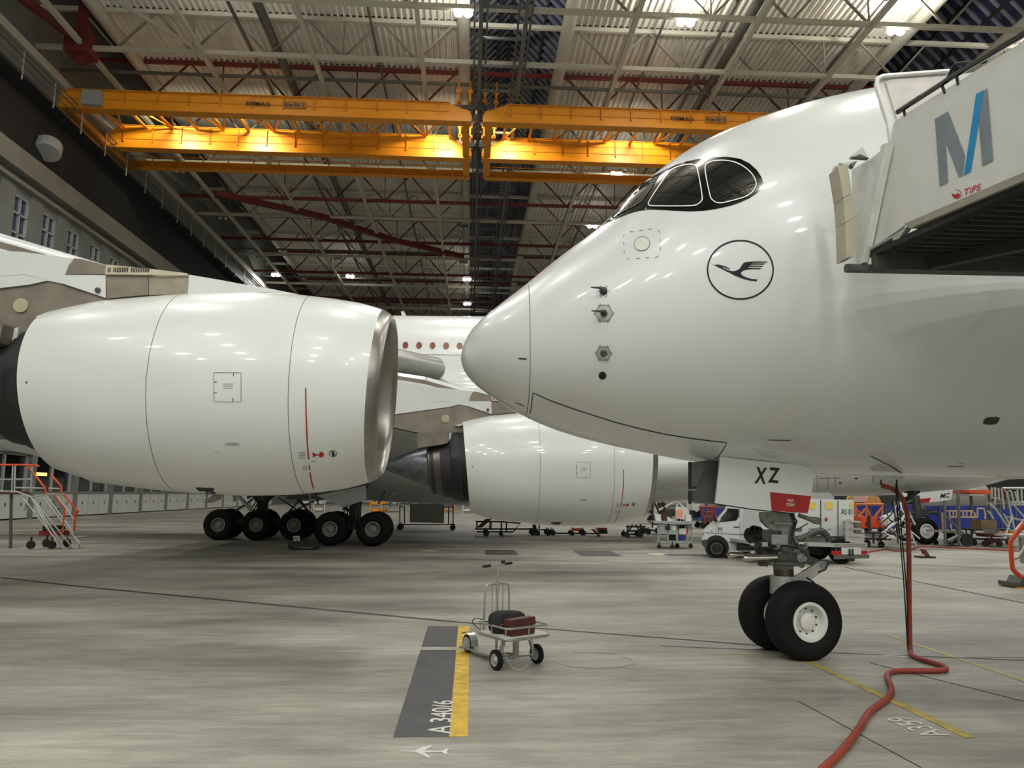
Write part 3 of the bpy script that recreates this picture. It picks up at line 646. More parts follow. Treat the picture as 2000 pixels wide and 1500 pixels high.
# wing
def wing_sec(y, xle, zle, ch, th, nose=.5, tw=.0):
    pts = []; N = 14
    for i in range(N+1):
        u = (1-cos(pi*i/N))/2; t = th*(2.969*math.sqrt(u)-1.26*u-3.516*u*u+2.843*u**3-1.036*u**4)*ch/2*1.0
        pts.append((xle-u*ch, y, zle+t-tw*u*ch))
    for i in range(N-1, 0, -1):
        u = (1-cos(pi*i/N))/2; t = th*(2.969*math.sqrt(u)-1.26*u-3.516*u*u+2.843*u**3-1.036*u**4)*ch/2
        pts.append((xle-u*ch, y, zle-t*.9-tw*u*ch))
    return pts
secs = [wing_sec(37.5, 5.6, 4.2, 17.5, .13, tw=.05), wing_sec(34.5, 4.2, 4.5, 16.5, .13, tw=.05), wing_sec(30, 1.4, 5.35, 14.2, .125, tw=.05), wing_sec(26, -1.2, 6.15, 12, .12, tw=.045), wing_sec(23.9, -2.7, 6.45, 11, .12, tw=.045), wing_sec(13.2, -9.6, 6.85, 7.8, .115, tw=.03), wing_sec(6, -14, 7.3, 6.0, .11, tw=.03), wing_sec(0, -17.8, 7.8, 4.8, .11)]
nn = len(secs[0]); wm = MB().add([p for s_ in secs for p in s_], [(i*nn+k, i*nn+(k+1) % nn, (i+1)*nn+(k+1) % nn, (i+1)*nn+k) for i in range(len(secs)-1) for k in range(nn)]+[tuple(range(nn)), tuple((len(secs)-1)*nn+k for k in range(nn))])
wm.build('wing', WN, big, smooth=50)
# slat tube by the root
MB().tube([at(858, 722, 26.3), at(852, 721, 26.2), at(700, 690, 23.6)], [.3, .4, .42], 24).build('leading_edge_slat', mat('slat_grey', (172, 172, 168), .3, .3), big, smooth=40)
# far wing, only to balance the aircraft
secs = [[(x, 2*YC2-y, z) for x, y, z in s_] for s_ in secs[1:7]]
MB().add([p for s_ in secs for p in s_], [(i*nn+k, i*nn+(k+1) % nn, (i+1)*nn+(k+1) % nn, (i+1)*nn+k) for i in range(len(secs)-1) for k in range(nn)]+[tuple(range(nn)), tuple((len(secs)-1)*nn+k for k in range(nn))]).build('wing', WN, big, smooth=50)
# engines: built at the outboard place, copied with offsets
EY, EZ = 13.2, 3.85
PR = [(-6.86, 1.335), (-6.6, 1.41), (-6.11, 1.535), (-5.48, 1.607), (-4.84, 1.67), (-4.2, 1.705), (-3.67, 1.72), (-2.92, 1.697), (-2.4, 1.645), (-2.0, 1.585), (-1.82, 1.54), (-1.6, 1.475)]
LP = [(-1.6, 1.475), (-1.5, 1.42), (-1.44, 1.37), (-1.42, 1.33), (-1.44, 1.29), (-1.55, 1.25), (-1.9, 1.24)]
INN = [(-1.9, 1.24), (-2.4, 1.27), (-3.0, 1.36), (-3.0, 1.36)]
def engine(dx, dy, dz, label_suffix=''):
    e = empty('engine', (EY, 0, 0)); e.parent = big; e.location = (0, 0, 0); MW[e.name] = MW[big.name]
    o = (dx, EY+dy, EZ+dz)
    def L(prof, nm, m, n=72, sm=50):
        mb = MB().lathe(prof, o, (1, 0, 0), n)
        # the inlet face leans: top further forward
        for v in mb.v:
            x = v.x-dx
            if x > -3.2: v.x += (v.z-o[2])*.055*min(1, (x+3.2)/1.4)
            if x < -6.0: v.x += -(v.z-o[2])*.10*min(1, (-6.0-x)/.8)
        ob = mb.build(nm, m, e, smooth=sm); return mb
    nac = L(PR, 'nacelle', WN); L([(-6.86, 1.335), (-6.84, 1.29), (-6.4, 1.3), (-5.0, 1.35)], 'nozzle_inner', mat('nozzle_charcoal', (30, 31, 33), .6), sm=30)
    L(LP, 'inlet_lip', LIP); L(INN, 'inlet_duct', mat('duct_grey', (120, 120, 118), .5), sm=50)
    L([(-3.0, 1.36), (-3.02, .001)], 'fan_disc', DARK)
    for k in range(20):
        a = 2*pi*k/20; m = MB(); c, s_ = cos(a), sin(a); c2, s2 = cos(a+.2), sin(a+.2)
        m.add([(dx-2.72, o[1]+.35*c, o[2]+.35*s_), (dx-2.95, o[1]+.35*c2, o[2]+.35*s2), (dx-2.95, o[1]+1.3*cos(a+.26), o[2]+1.3*sin(a+.26)), (dx-2.6, o[1]+1.3*c, o[2]+1.3*s_)], [(0, 1, 2, 3)]); m.build('fan_blade', mat('blade_metal', (70, 72, 76), .3, .9), e)
    MB().lathe([(-2.9, .42), (-2.7, .38), (-2.3, .2), (-2.1, .001)], o, (1, 0, 0), 32).build('spinner', GMD, e, smooth=50)
    CK = mat('core_charcoal', (38, 39, 41), .55, .2, var=.2)
    L([(-5.2, 1.0), (-6.8, 1.04), (-7.15, .99), (-7.6, .9)], 'core_cowl', CK, 48); L([(-7.0, 1.05), (-7.28, 1.0), (-7.35, .88), (-7.9, .82)], 'core_ring', CK, 48)
    L([(-7.55, .88), (-7.95, .8), (-7.98, .74), (-7.6, .72)], 'primary_nozzle', mat('nozzle_metal', (104, 98, 88), .35, .85, var=.25), 48)
    L([(-7.4, .66), (-7.95, .62), (-8.5, .43), (-9.15, .17), (-9.45, .001)], 'exhaust_plug', mat('plug_metal', (120, 124, 130), .35, .85, var=.35, scale=5), 48)
    return e, nac, o
e1, nac1, o1 = engine(0, 0, 0); e2, nac2, o2 = engine(6.75, 9.8, -.85)
# pylons
def pylon(e, o):
    y = o[1]; dx, dz = o[0], o[2]-EZ
    top = [(-1300, 300), (-400, 400), (-80, 448), (0, 461), (60, 478), (130, 498), (210, 519), (290, 530), (370, 540), (450, 552), (520, 563), (545, 568), (575, 574)]
    T3 = [at(a, b, EY) for a, b in top]; t2 = [(p.x, p.z) for p in T3]
    bot = [(at(560, 600, EY).x, 5.3), (-4.4, 5.45), (-5.6, 5.3), (-6.7, 4.9), (-7.3, 4.6), (-9.2, 5.0), (-11.5, 5.8), (-14, 6.3)]
    poly = [(a, b-.14) for a, b in t2[1:]]+bot; hw = .3; m = MB(); n = len(t2)-1
    P = [(x+dx, z+dz) for x, z in poly]
    m.prism([(x, y-hw, z) for x, z in P], (0, 2*hw, 0)); m.build('pylon', GRY, e)
    # rounded white spine along its top
    sp = MB()
    for i in range(1, len(t2)-1):
        a, b = t2[i], t2[i+1]; ra = rb = .31
        sp.tube([(a[0]+dx, y, a[1]+dz-ra), (b[0]+dx, y, b[1]+dz-rb)], [ra, rb], 16, caps=True)
    sp.build('pylon_spine', WN, e, smooth=50)
    return hw
for e, o in ((e1, o1), (e2, o2)):
    hw = pylon(e, o)
    ddx, ddz = o[0], o[2]-EZ
    def side(P, off): return [(at(a, b, EY-.3).x+ddx, o[1]-.3-off, at(a, b, EY-.3).z+ddz) for a, b in P]
    def sp_(P, nm, m, off, th=.03, lab=None): return MB().prism(side(P, off), (0, -th, 0)).build(nm, m, e, label=lab)
    sp_([(-420, 420), (0, 491), (45, 493), (100, 500), (149, 506), (133, 538), (125, 555), (95, 549), (50, 537), (0, 540), (-420, 560)], 'pylon_fairing', WN, .0, lab='white fairing panel')
    sp_([(-300, 545), (0, 541), (50, 538), (94, 549), (60, 557), (0, 564), (-300, 600)], 'pylon_fairing', WN, .01)
    sp_([(130, 538), (209, 539), (209, 583), (125, 555)], 'pylon_panel', WN, .02, lab='white triangular panel')
    sp_([(149, 506), (163, 508), (211, 520), (209, 538), (131, 538), (138, 520)], 'pylon_panel', GRY, .03)
    sp_([(212, 520), (297, 528), (370, 537), (369, 541), (297, 540), (210, 539)], 'vent_strip', mat('bare_beige', (196, 184, 160), .35, .3), .05, .05)
    for k in range(22):
        x = 217+k*3.35+(4 if k > 1 else 0)+(4 if k > 10 else 0); sp_([(x, 526), (x+1.3, 526), (x+.3, 535), (x-1, 535)], 'vent_slot', BLK2, .10, .01)
    sp_([(210, 540), (292, 541), (292, 577), (212, 584)], 'pylon_panel', GRY, .02); sp_([(293, 541), (371, 541), (369, 575), (293, 578)], 'pylon_panel', mat('titanium_light', (150, 142, 124), .45, .3, var=.15), .02)
    sp_([(371, 538), (430, 548), (520, 565), (560, 572), (440, 573), (369, 576)], 'pylon_panel', WN, .02)
    MB().lathe([(0, .12), (.03, .12), (.035, .001)], side([(42, 597)], 0)[0], (0, -1, 0), 24).build('drain_cap', mat('cap_cream', (176, 170, 140), .5), e)
    MB().lathe([(0, .045), (.03, .045), (.035, .001)], side([(195, 569)], .06)[0], (0, -1, 0), 16).build('pylon_port', GMD, e)
    sp_([(-60, 652), (44, 642), (52, 650), (45, 684), (20, 690), (-60, 700)], 'aft_fairing', mat('heat_grey', (118, 112, 100), .5, .3, var=.3, scale=3), .25, .4)
    sp_([(52, 650), (60, 648), (54, 682), (46, 684)], 'seal_strip', WN, .3, .05)
    sp_([(74, 621), (110, 610), (160, 600), (160, 606), (100, 620), (90, 623)], 'nacelle_fin_tip', WN, .0, .1)
# engine surface lines: drawn with the outboard nacelle, repeated on the inboard one by its own offset
def on_nac(draw, nm, m):
    NB = bvh_of(nac1); nh = surf_hit(NB, .006); mb = MB(); draw(mb, nh)
    if not mb.v: return
    mb.build(nm, m, e1)
    m2 = MB(); m2.v = [v+Vector((o2[0], 9.8, -.85)) for v in mb.v]; m2.f = list(mb.f); m2.build(nm, m, e2)
def ringline(x, wd):
    mb = MB(); L = []; NB = bvh_of(nac1)
    for k in range(96):
        a = 2*pi*k/96; d = Vector((0, -cos(a), -sin(a))); row = []
        for xx in (x-wd/2, x+wd/2):
            h = NB.ray_cast(Vector((xx, EY, EZ))-d*4, d); row.append(h[0]-d*.005 if h[0] else Vector((xx, EY, EZ))-d*1.7)
        L.append(row)
    for k in range(96): mb.add([L[k][0], L[k][1], L[(k+1) % 96][1], L[(k+1) % 96][0]], [(0, 1, 2, 3)])
    return mb
for x in (at(331, 700, 12.2).x-.05, at(580, 700, 12.2).x+.05):
    mb = ringline(x, .007); mb.build('cowl_joint', LINE, e1); m2 = MB(); m2.v = [v+Vector((o2[0], 9.8, -.85)) for v in mb.v]; m2.f = mb.f; m2.build('cowl_joint', LINE, e2)
on_nac(lambda m, h: [stroke(m, p, w_, h, False, 6) for p, w_ in (([(597, 758), (598, 810), (600, 860), (603, 897)], 2.6), ([(604, 908), (605, 918)], 2.6), ([(605.5, 922), (608, 938), (612.5, 955)], 2.6))]+[decal(m, [(610, 883), (618, 887), (624, 887), (624, 882.5), (629, 882.5), (632, 885), (633, 888), (631, 892), (624, 893.5), (624, 889.5), (618, 889.5), (611, 893)], h, 20)], 'engine_warning_stripe', REDP)
on_nac(lambda m, h: [stroke(m, ring(650.5, 885.5, 7.3, 6, 24), 1, h, True, 3), stroke(m, [(645, 881), (656, 890)], 1, h), decal(m, [(649, 881), (652, 881), (654, 886), (652, 891), (649, 891), (648, 886)], h, 9)], 'no_step_mark', BLK2)
on_nac(lambda m, h: [stroke(m, [(418, 728), (471, 728), (471, 785), (418, 785)], .8, h, True), stroke(m, [(418, 746), (424, 746)], 1.4, h), stroke(m, [(418, 767), (424, 767)], 1.4, h), stroke(m, [(456, 729), (456, 735)], 1.6, h), stroke(m, [(455, 778), (455, 784)], 1.6, h)]+[stroke(m, [(436, 750+i*4), (455, 750+i*4)], .7, h) for i in range(3)]
       +[stroke(m, [(440, 865), (467, 865), (467, 870), (440, 870)], .7, h, True), stroke(m, [(419, 884), (428, 884)], .8, h), stroke(m, [(444, 867), (463, 867)], .8, h)]+[stroke(m, [(584, 883+i*3), (597-i % 2*2, 883+i*3)], .7, h) for i in range(5)]+[stroke(m, [(590, 910+i*3), (600, 910+i*3)], .7, h) for i in range(3)]+[stroke(m, [(608, 901), (616, 901)], .9, h)], 'cowl_placards', LINE)
on_nac(lambda m, h: [decal(m, [(382, 952), (417, 953), (423, 964), (390, 964)], h, 12), decal(m, ring(52, 747, 1.6, 2.4, 8), h, 8)], 'drain_opening', BLK2)
MB().prism([(at(a, b, 13.2).x, 13.15, at(a, b, 13.2).z) for a, b in ((398, 982), (406, 976), (418, 966), (434, 966), (430, 975), (415, 982))], (0, .08, 0)).build('drain_mast', GRY, e1)
# hidden-side engines of the far wing are outside the view; landing gear follows
MD = mat('gear_deep_grey', (70, 70, 68), .5, .3, var=.3)  # mottled dark grey of the background airliner's gear parts
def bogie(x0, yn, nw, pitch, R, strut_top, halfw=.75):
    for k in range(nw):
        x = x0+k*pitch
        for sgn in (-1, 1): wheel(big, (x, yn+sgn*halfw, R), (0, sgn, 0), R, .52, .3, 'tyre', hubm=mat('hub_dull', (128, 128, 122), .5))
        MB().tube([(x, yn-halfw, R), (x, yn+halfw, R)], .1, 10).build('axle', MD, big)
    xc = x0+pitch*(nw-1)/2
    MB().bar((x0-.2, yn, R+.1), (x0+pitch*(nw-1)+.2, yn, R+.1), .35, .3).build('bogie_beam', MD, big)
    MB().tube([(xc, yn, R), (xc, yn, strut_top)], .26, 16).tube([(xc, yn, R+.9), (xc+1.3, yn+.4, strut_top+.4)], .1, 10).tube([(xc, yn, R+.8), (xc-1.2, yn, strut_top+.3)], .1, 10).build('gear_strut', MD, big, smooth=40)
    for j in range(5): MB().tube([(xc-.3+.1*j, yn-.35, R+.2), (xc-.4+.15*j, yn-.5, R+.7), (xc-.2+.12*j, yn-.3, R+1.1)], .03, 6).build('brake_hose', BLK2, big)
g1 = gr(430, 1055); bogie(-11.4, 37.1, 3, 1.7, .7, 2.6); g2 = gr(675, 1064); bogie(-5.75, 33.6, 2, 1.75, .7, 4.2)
random.seed(21)
for k in range(22):
    p = Vector((random.uniform(-12, -3.5), random.uniform(33.4, 36.8), random.uniform(1.2, 2.1))); MB().tube([p, p+Vector((random.uniform(-.9, .9), random.uniform(-.3, .3), random.uniform(.1, .9)))], random.uniform(.03, .08), 7).build('gear_link', MD if k % 3 else STEEL, big)
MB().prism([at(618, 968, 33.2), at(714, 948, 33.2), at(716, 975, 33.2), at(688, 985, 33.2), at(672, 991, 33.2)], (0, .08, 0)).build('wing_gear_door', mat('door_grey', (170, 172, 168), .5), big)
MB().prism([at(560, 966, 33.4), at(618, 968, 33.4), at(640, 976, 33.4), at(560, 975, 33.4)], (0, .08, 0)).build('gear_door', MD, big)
# nose gear of the background airliner with its lettered door
NY = 36.6
nw_ = gr(1808, 1064); wheel(big, (nw_.x*(36.2/nw_.y), 36.2, .62), (0, -1, 0), .63, .46, .33, 'tyre', bolts=0); wheel(big, (nw_.x*(36.2/nw_.y)-.15, 37.3, .62), (0, 1, 0), .63, .46, .33, 'tyre')
def pb(a, b, dy=0): return at(a, b, NY+dy)
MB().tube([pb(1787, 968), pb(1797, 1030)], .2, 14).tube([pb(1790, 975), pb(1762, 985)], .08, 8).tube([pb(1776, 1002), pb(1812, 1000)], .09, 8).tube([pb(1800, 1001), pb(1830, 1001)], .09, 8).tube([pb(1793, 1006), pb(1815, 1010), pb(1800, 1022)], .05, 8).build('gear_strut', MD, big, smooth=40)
MB().box(pb(1798, 994, -.2), pb(1810, 1006, .2)).build('steering_box', GMD, big)
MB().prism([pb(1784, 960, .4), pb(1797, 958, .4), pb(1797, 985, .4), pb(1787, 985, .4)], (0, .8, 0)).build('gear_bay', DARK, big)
md = MB().prism([pb(1789, 975), pb(1792, 966), pb(1800, 962), pb(1861, 956), pb(1858, 976), pb(1830, 980), pb(1815, 981), pb(1789, 983)], (0, .06, 0)).build('nose_gear_door', WN, big, label='white nose gear door lettered MC')
mh = plane_hit(pb(1820, 970), (0, 1, 0), .015)
text_px(MB(), 'MC', (1836, 973.5), (18, -1.8), (1, -9.5), mh, .1, bold=.018).build('door_lettering', BLK2, md)
decal(MB(), [(1789, 975), (1818, 972.5), (1814, 981), (1789, 983)], mh, 20).build('door_red_panel', REDP, md)
MB().prism([pb(1755, 963), pb(1772, 963), pb(1772, 969), pb(1766, 971), pb(1757, 969)], (0, .06, 0)).build('small_gear_door', WN, big)
# ================================================================ OVERHEAD CRANES
def girder(name, par, x0, x1, y, z0, z1, end0, end1, m, hw=.35, stiff=True):
    """box girder with cut-back ends"""
    P = [(x0, z0), (x1, z0)]
    P += [(x1, z0+1.0), (x1-end1*.35, z0+1.05), (x1-end1, z1)] if end1 else [(x1, z1)]
    P += [(x0+end0, z1), (x0+end0*.35, z0+1.05), (x0, z0+1.0)] if end0 else [(x0, z1)]
    g = MB().prism([(x, y-hw, z) for x, z in P], (0, 2*hw, 0)).build(name, m, par)
    MB().box((x0, y-hw-.12, z0-.06), (x1, y+hw+.12, z0)).build('lower_flange', YELD, g)
    MB().box((x0+end0, y-hw-.14, z1), (x1-end1, y+hw+.14, z1+.06)).build('upper_flange', YELD, g)
    x = x0+end0+.4
    while x < x1-end1-.2:
        bx((x, y-hw-.15, z0+.5), (x+.1, y-hw, z1)).build('stiffener', YELD, g); x += 2.55
    for zz in (z0+.78, z0+1.45): bx((x0+end0, y-hw-.07, zz), (x1-end1, y-hw, zz+.06)).build('stiffener_rib', YELD, g)
    return g
def crane(x0, x1, label, num, e0, e1, tx):
    c = empty('overhead_crane', ((x0+x1)/2, 64.3, 32.9), label=label, cat='crane', group=None)
    g1_ = girder('front_girder', c, x0, x1, 61.0, 33.05, 34.62, e0, e1, YEL); girder('rear_girder', c, x0, x1, 68.0, 33.0, 35.05, 1.9, e1 or 1.9, YEL)
    for x in (x0+.5, x1-.5): bx((x-.3, 60.7, 33.1), (x+.3, 72.5, 33.7)).build('end_carriage', YELD, c)
    # walkway with rails behind the rear girder
    bx((x0+.4, 71.95, 32.95), (x1-.4, 72.6, 33.05)).build('walkway', YELD, c)
    for z in (33.6, 34.05): MB().tube([(x0+.4, 71.9, z), (x1-.4, 71.9, z)], .05, 6).build('walkway_rail', YELD, c)
    bx((x0+.4, 72.5, 33.1), (x1-.4, 72.6, 33.9)).build('walkway_kerb', YELD, c)
    x = x0+.8
    while x < x1-.5: MB().bar((x, 71.9, 33.0), (x, 71.9, 34.05), .09).build('rail_post', YELD, c); x += 2.4
    # cross frame between the girders
    n = 13; p = (x1-x0-4)/n
    for k in range(n+1):
        x = x0+2+k*p; MB().bar((x, 61.3, 34.45), (x, 67.7, 34.9), .2).build('cross_tie', YEL, c)
        if k < n: MB().bar((x if k % 2 else x+p, 61.3, 34.5), (x+p if k % 2 else x, 67.7, 34.95), .12).build('cross_brace', YELD, c)
    z = 33.7; tm = text_w(MB(), 'DEMAG', (tx, 60.48, z), (1.95, 0, 0), (0, 0, .34)); tm.build('maker_lettering', BLK2, g1_)
    kp = bx((tx+3.0, 60.49, z-.08), (tx+4.85, 60.6, z+.5)).build('number_plate', mat('plate_khaki', (170, 120, 50), .5), g1_)
    text_w(MB(), 'Kran-Nr. %s' % num, (tx+3.1, 60.48, z), (1.6, 0, 0), (0, 0, .36)).build('plate_lettering', BLK2, kp)
    return c
cr1 = crane(-34.2, -.35, 'orange bridge crane on the left, numbered 1, with a grey box at its left end', '1', 0, 1.9, at(481, 212, 60.6).x)
cr2 = crane(.6, 35.5, 'orange bridge crane on the right, numbered 2, running behind the cockpit roof', '2', 1.9, 0, at(1310, 240, 60.6).x)
a = at(163, 178, 60.4); b = at(199, 207, 60.4); MB().box((a.x, 60.1, b.z), (b.x, 60.6, a.z)).build('switch_box', WGRY, cr1, label='pale grey switch box')
for c, xx in ((cr1, -.35), (cr2, .6)):
    for yy in (61, 68): MB().box((xx-.3, yy-.6, 34.0), (xx+.3, yy+.2, 34.4)).box((xx-.1, yy-.5, 33.7), (xx+.1, yy, 34.7)).build('buffer', DST, c)
    for yy in (60.3, 62, 66.5, 68.5):
        for q in (-1.1, 1.1):
            MB().bar((xx+q, yy, 34.6), (xx+q, yy, 36.4), .16).bar((xx+q, yy-.3, 36.0), (xx+q, yy+.3, 36.0), .12).bar((xx+q-.2, yy, 35.5), (xx+q+.2, yy, 35.5), .3).build('trolley_hanger', YELD, c)
# flood lamps on the crane that light its rear girder
CL = bpy.data.lights.new('crane_flood', 'SPOT'); CL.energy = 3600; CL.spot_size = radians(130); CL.spot_blend = .7; CL.color = (1, .86, .6); CL.shadow_soft_size = .25
for c, x in ((cr1, -27.5), (cr1, -20.5), (cr1, -2.8), (cr2, 3.2), (cr2, 14.5)):
    o = MB().box((x-.3, 62.6, 34.7), (x+.3, 63.0, 35.0)).build('crane_flood_lamp', GST, c); bx((x-.25, 63.0, 34.72), (x+.25, 63.03, 34.98)).build('flood_lens', LENS, o)
    l = bpy.data.objects.new('flood_light', CL); COL.objects.link(l); l.location = (x, 63.3, 34.8); l.rotation_euler = (radians(72), 0, 0)
    l.parent = c; l.matrix_parent_inverse = MW[c.name].inverted()
p = at(93, 291, 58.5); dl = empty('drum_fan', (p.x, p.y, p.z), label='round grey drum fan housing on the dark gallery wall', cat='fan')
MB().lathe([(-.55, .85), (-.45, 1.0), (.35, 1.0), (.45, .9), (.45, .001)], p, (.15, -.45, -.9), 32).build('drum', WGRY, dl, smooth=40); MB().bar(p+Vector((0, .4, .5)), p+Vector((-1.2, .8, 1.2)), .25).build('bracket', DST, dl)
# ================================================================ PASSENGER STAIRS at the near airliner's door
st = empty('passenger_stairs', (6.5, 6.0, 0), label='white passenger boarding stairs with blue and grey M on its side wall', cat='stairs')
SW = mat('stairs_white', (216, 217, 212), .35, var=.04, coat=.2)
dv = ray(736, 856).normalized(); P0 = at(1700, 500, 7.9); up = Vector((0, 0, 1)); nrm = dv.cross(up).normalized()
if nrm.dot(P0-OV) > 0: nrm = -nrm
def onp(a, b, off=0):
    r = ray(a, b); t = ((P0+nrm*off-OV).dot(nrm))/r.dot(nrm); return OV+r*t
def wp_(P, nm, m, th=.06, off=0, par=None, lab=None): return MB().prism([onp(a, b, off) for a, b in P], -nrm*th).build(nm, m, par or st, label=lab)
wall_ = wp_([(1746, 240), (1760, 228), (1880, 154), (2000, 80), (2160, -18), (2160, 277), (2000, 345), (1765, 446), (1771, 437), (1700, 487), (1686, 490), (1737, 284)], 'side_wall', SW, .06, 0)
wp_([(1663, 332), (1700, 310), (1736, 282), (1704, 440), (1690, 490), (1672, 514), (1668, 470)], 'side_panel', SW, .05, -.01)
wp_([(1730, 281), (1734, 279), (1686, 512), (1680, 516)], 'canopy_post', TRIMW, .07, .09); wp_([(1721, 284), (1730, 279), (1684, 515), (1672, 519), (1671, 507), (1678, 500)], 'canopy_post', SW, .07, .06)
wp_([(1766, 437), (2000, 336), (2160, 270), (2160, 300), (2000, 352), (1777, 446)], 'lower_beam', mat('beam_beige', (150, 146, 132), .5), .12, .07)
wp_([(1692, 487), (1748, 458), (1770, 444), (1768, 449), (1755, 466), (1744, 470), (1743, 464), (1700, 488)], 'sliding_track', ALU, .06, .05)
LG = mat('logo_grey', (122, 132, 140), .4); LB = mat('logo_blue', (20, 140, 196), .35, var=.25, scale=.8)
C4 = lambda L: [(1500+x/4, y/4) for x, y in L]
hm = lambda a, b: onp(a, b, .006)
M3 = MB(); decal(M3, C4([(1303, 930), (1405, 870), (1537, 1215), (1520, 1370), (1490, 1385), (1385, 1105), (1405, 1425), (1340, 1457)]), hm, 60); decal(M3, C4([(1690, 705), (1712, 688), (1758, 1255), (1673, 1298), (1648, 975)]), hm, 60); M3.build('logo_letter', LG, wall_)
decal(MB(), C4([(1625, 735), (1688, 700), (1582, 1342), (1530, 1368)]), hm, 60).build('logo_stroke', LB, wall_)
LR = mat('logo_red', (176, 26, 44), .4); m = MB(); text_px(m, 'TiPS', (1881, 383), (33, -12), (2.5, -13.5), hm, bold=.008); m.build('logo_lettering', LR, wall_)
m = MB(); stroke(m, ring(1869, 379, 8, 8, 20, -110, 150), 1.1, hm, False, 3); decal(m, [(1858, 378), (1866, 380), (1872, 377), (1875, 381), (1870, 387), (1862, 386)], hm, 8); m.build('logo_leaf', LR, wall_)
# canopy end panel standing behind the wall
cp_y = 7.5
def yp(P, y, th, nm, m, par=st, lab=None): return MB().prism([at(a, b, y) for a, b in P], (0, th, 0)).build(nm, m, par, label=lab)
PNK = mat('canopy_inner', (212, 206, 202), .5)
cpn = yp([(1711, 162), (1714, 153), (1724, 149), (1800, 143), (1853, 139), (1853, 200), (1752, 262), (1740, 276), (1735, 240), (1722, 200)], cp_y, .05, 'canopy_panel', SW)
yp([(1730, 160), (1738, 155), (1853, 148), (1853, 200), (1756, 245)], cp_y-.02, .02, 'canopy_recess', PNK, cpn)
MB().tube([at(a, b, cp_y-.03) for a, b in ((1741, 276), (1735, 240), (1722, 200), (1712, 165), (1714, 154), (1724, 149), (1800, 143), (1853, 139))], .025, 8).build('canopy_rim', TRIMW, st, smooth=40)
# handrail
MB().tube([onp(1753, 219, .0), onp(1860, 150, 0), onp(1953, 94, 0), onp(2150, -20, 0)], .028, 8).build('handrail', BLK, st)
MB().tube([onp(a, b, -.1) for a, b in ((1851, 153), (1861, 132), (1868, 125), (1885, 122), (1905, 124), (1925, 120))], .017, 8).build('grab_loop', BLK2, st)
for a in ((1764, 213, 1768, 226), (1840, 168, 1846, 182), (1868, 148, 1872, 166)): MB().bar(onp(a[0], a[1]), onp(a[2], a[3]), .02).build('rail_bracket', BLK2, st)
# bellows cushions pressed on the fuselage
BEL = mat('cushion_beige', (176, 170, 150), .6)
for P in ([(1637, 325), (1655, 320), (1664, 378), (1647, 386)], [(1647, 387), (1664, 379), (1671, 422), (1651, 435)], [(1651, 436), (1671, 423), (1677, 468), (1668, 500), (1653, 504)]):
    MB().prism([at(a, b, 7.72) for a, b in P], (0, .22, 0)).build('door_cushion', BEL, st)
yp([(1637, 325), (1647, 386), (1652, 436), (1654, 504), (1651, 504), (1648, 436), (1643, 386), (1634, 322)], 7.86, .1, 'cushion_edge', mat('cushion_pale', (220, 214, 196), .5))
for P, mm in (([(1662, 305), (1684, 287), (1698, 309)], W), ([(1640, 318), (1674, 314), (1666, 326)], W), ([(1664, 307), (1680, 301), (1698, 309)], GST), ([(1661, 320), (1674, 314), (1667, 327)], GST)):
    yp(P, 7.8-(.03 if mm is GST else 0), .06, 'corner_flap', mm)
# platform: lip tube along the aircraft, floor, ribs underneath
zt = at(1655, 524, 7.95).z; xt = at(1652, 524, 7.95).x
MB().tube([(xt, 7.95, zt), (9.2, 7.95, zt+.02)], .05, 14).build('platform_lip', GST, st, smooth=40)
E0 = onp(1672, 517); E1 = onp(2160, 300); dvh = Vector((E1.x-E0.x, E1.y-E0.y, 0)); zs = (onp(2000, 349).z-onp(1700, 489).z)/(onp(2000, 349).y-onp(1700, 489).y)
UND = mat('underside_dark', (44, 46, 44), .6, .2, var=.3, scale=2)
fx1 = 9.0; za = zt+.03; L0 = Vector((E0.x, 7.9, za)); tt = 3.2
wx = (onp(2000, 349).x-onp(1700, 489).x)/(onp(2000, 349).y-onp(1700, 489).y)
def fl(x, y, dz=0): return Vector((x, y, za+zs*(y-7.9)+dz))
yn_ = 7.9-tt
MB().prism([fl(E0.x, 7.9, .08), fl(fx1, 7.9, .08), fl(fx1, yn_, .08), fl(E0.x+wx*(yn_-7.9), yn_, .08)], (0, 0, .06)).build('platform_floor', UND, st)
MB().bar(fl(E0.x, 7.8, .0), fl(fx1, 7.8, .0), .06, .16).build('platform_beam', mat('beam_green_grey', (58, 66, 60), .6, var=.2), st)
y = 7.55; 
while y > yn_+.1:
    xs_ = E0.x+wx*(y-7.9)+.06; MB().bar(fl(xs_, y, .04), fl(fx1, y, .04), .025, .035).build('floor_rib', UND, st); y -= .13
for a, b in (((4.9, 7.7), (6.6, 5.2)), ((6.6, 7.7), (5.3, 5.4))): MB().bar(fl(*a, -.03), fl(*b, -.03), .1, .12).build('floor_brace', UND, st)
q = at(1940, 437, 6.9); MB().box(q-Vector((.07, .1, .06)), q+Vector((.07, .1, .06))).tube([q+Vector((0, 0, .05)), q+Vector((0, 0, .15))], .04, 10).build('under_lamp', BLK2, st)
q = at(1963, 522, 7.9); bx(q-Vector((.03, .06, .03)), q+Vector((.03, .0, .05))).build('red_marker', REDP, st)
for x, y in ((7.6, 5.3), (7.6, 7.3), (8.8, 5.3), (8.8, 7.3)): MB().bar((x, y, 0), fl(x, y), .2).build('lift_leg', GST, st)
bx((7.2, 4.8, 0), (9.4, 7.7, .5)).build('chassis', GST, st)
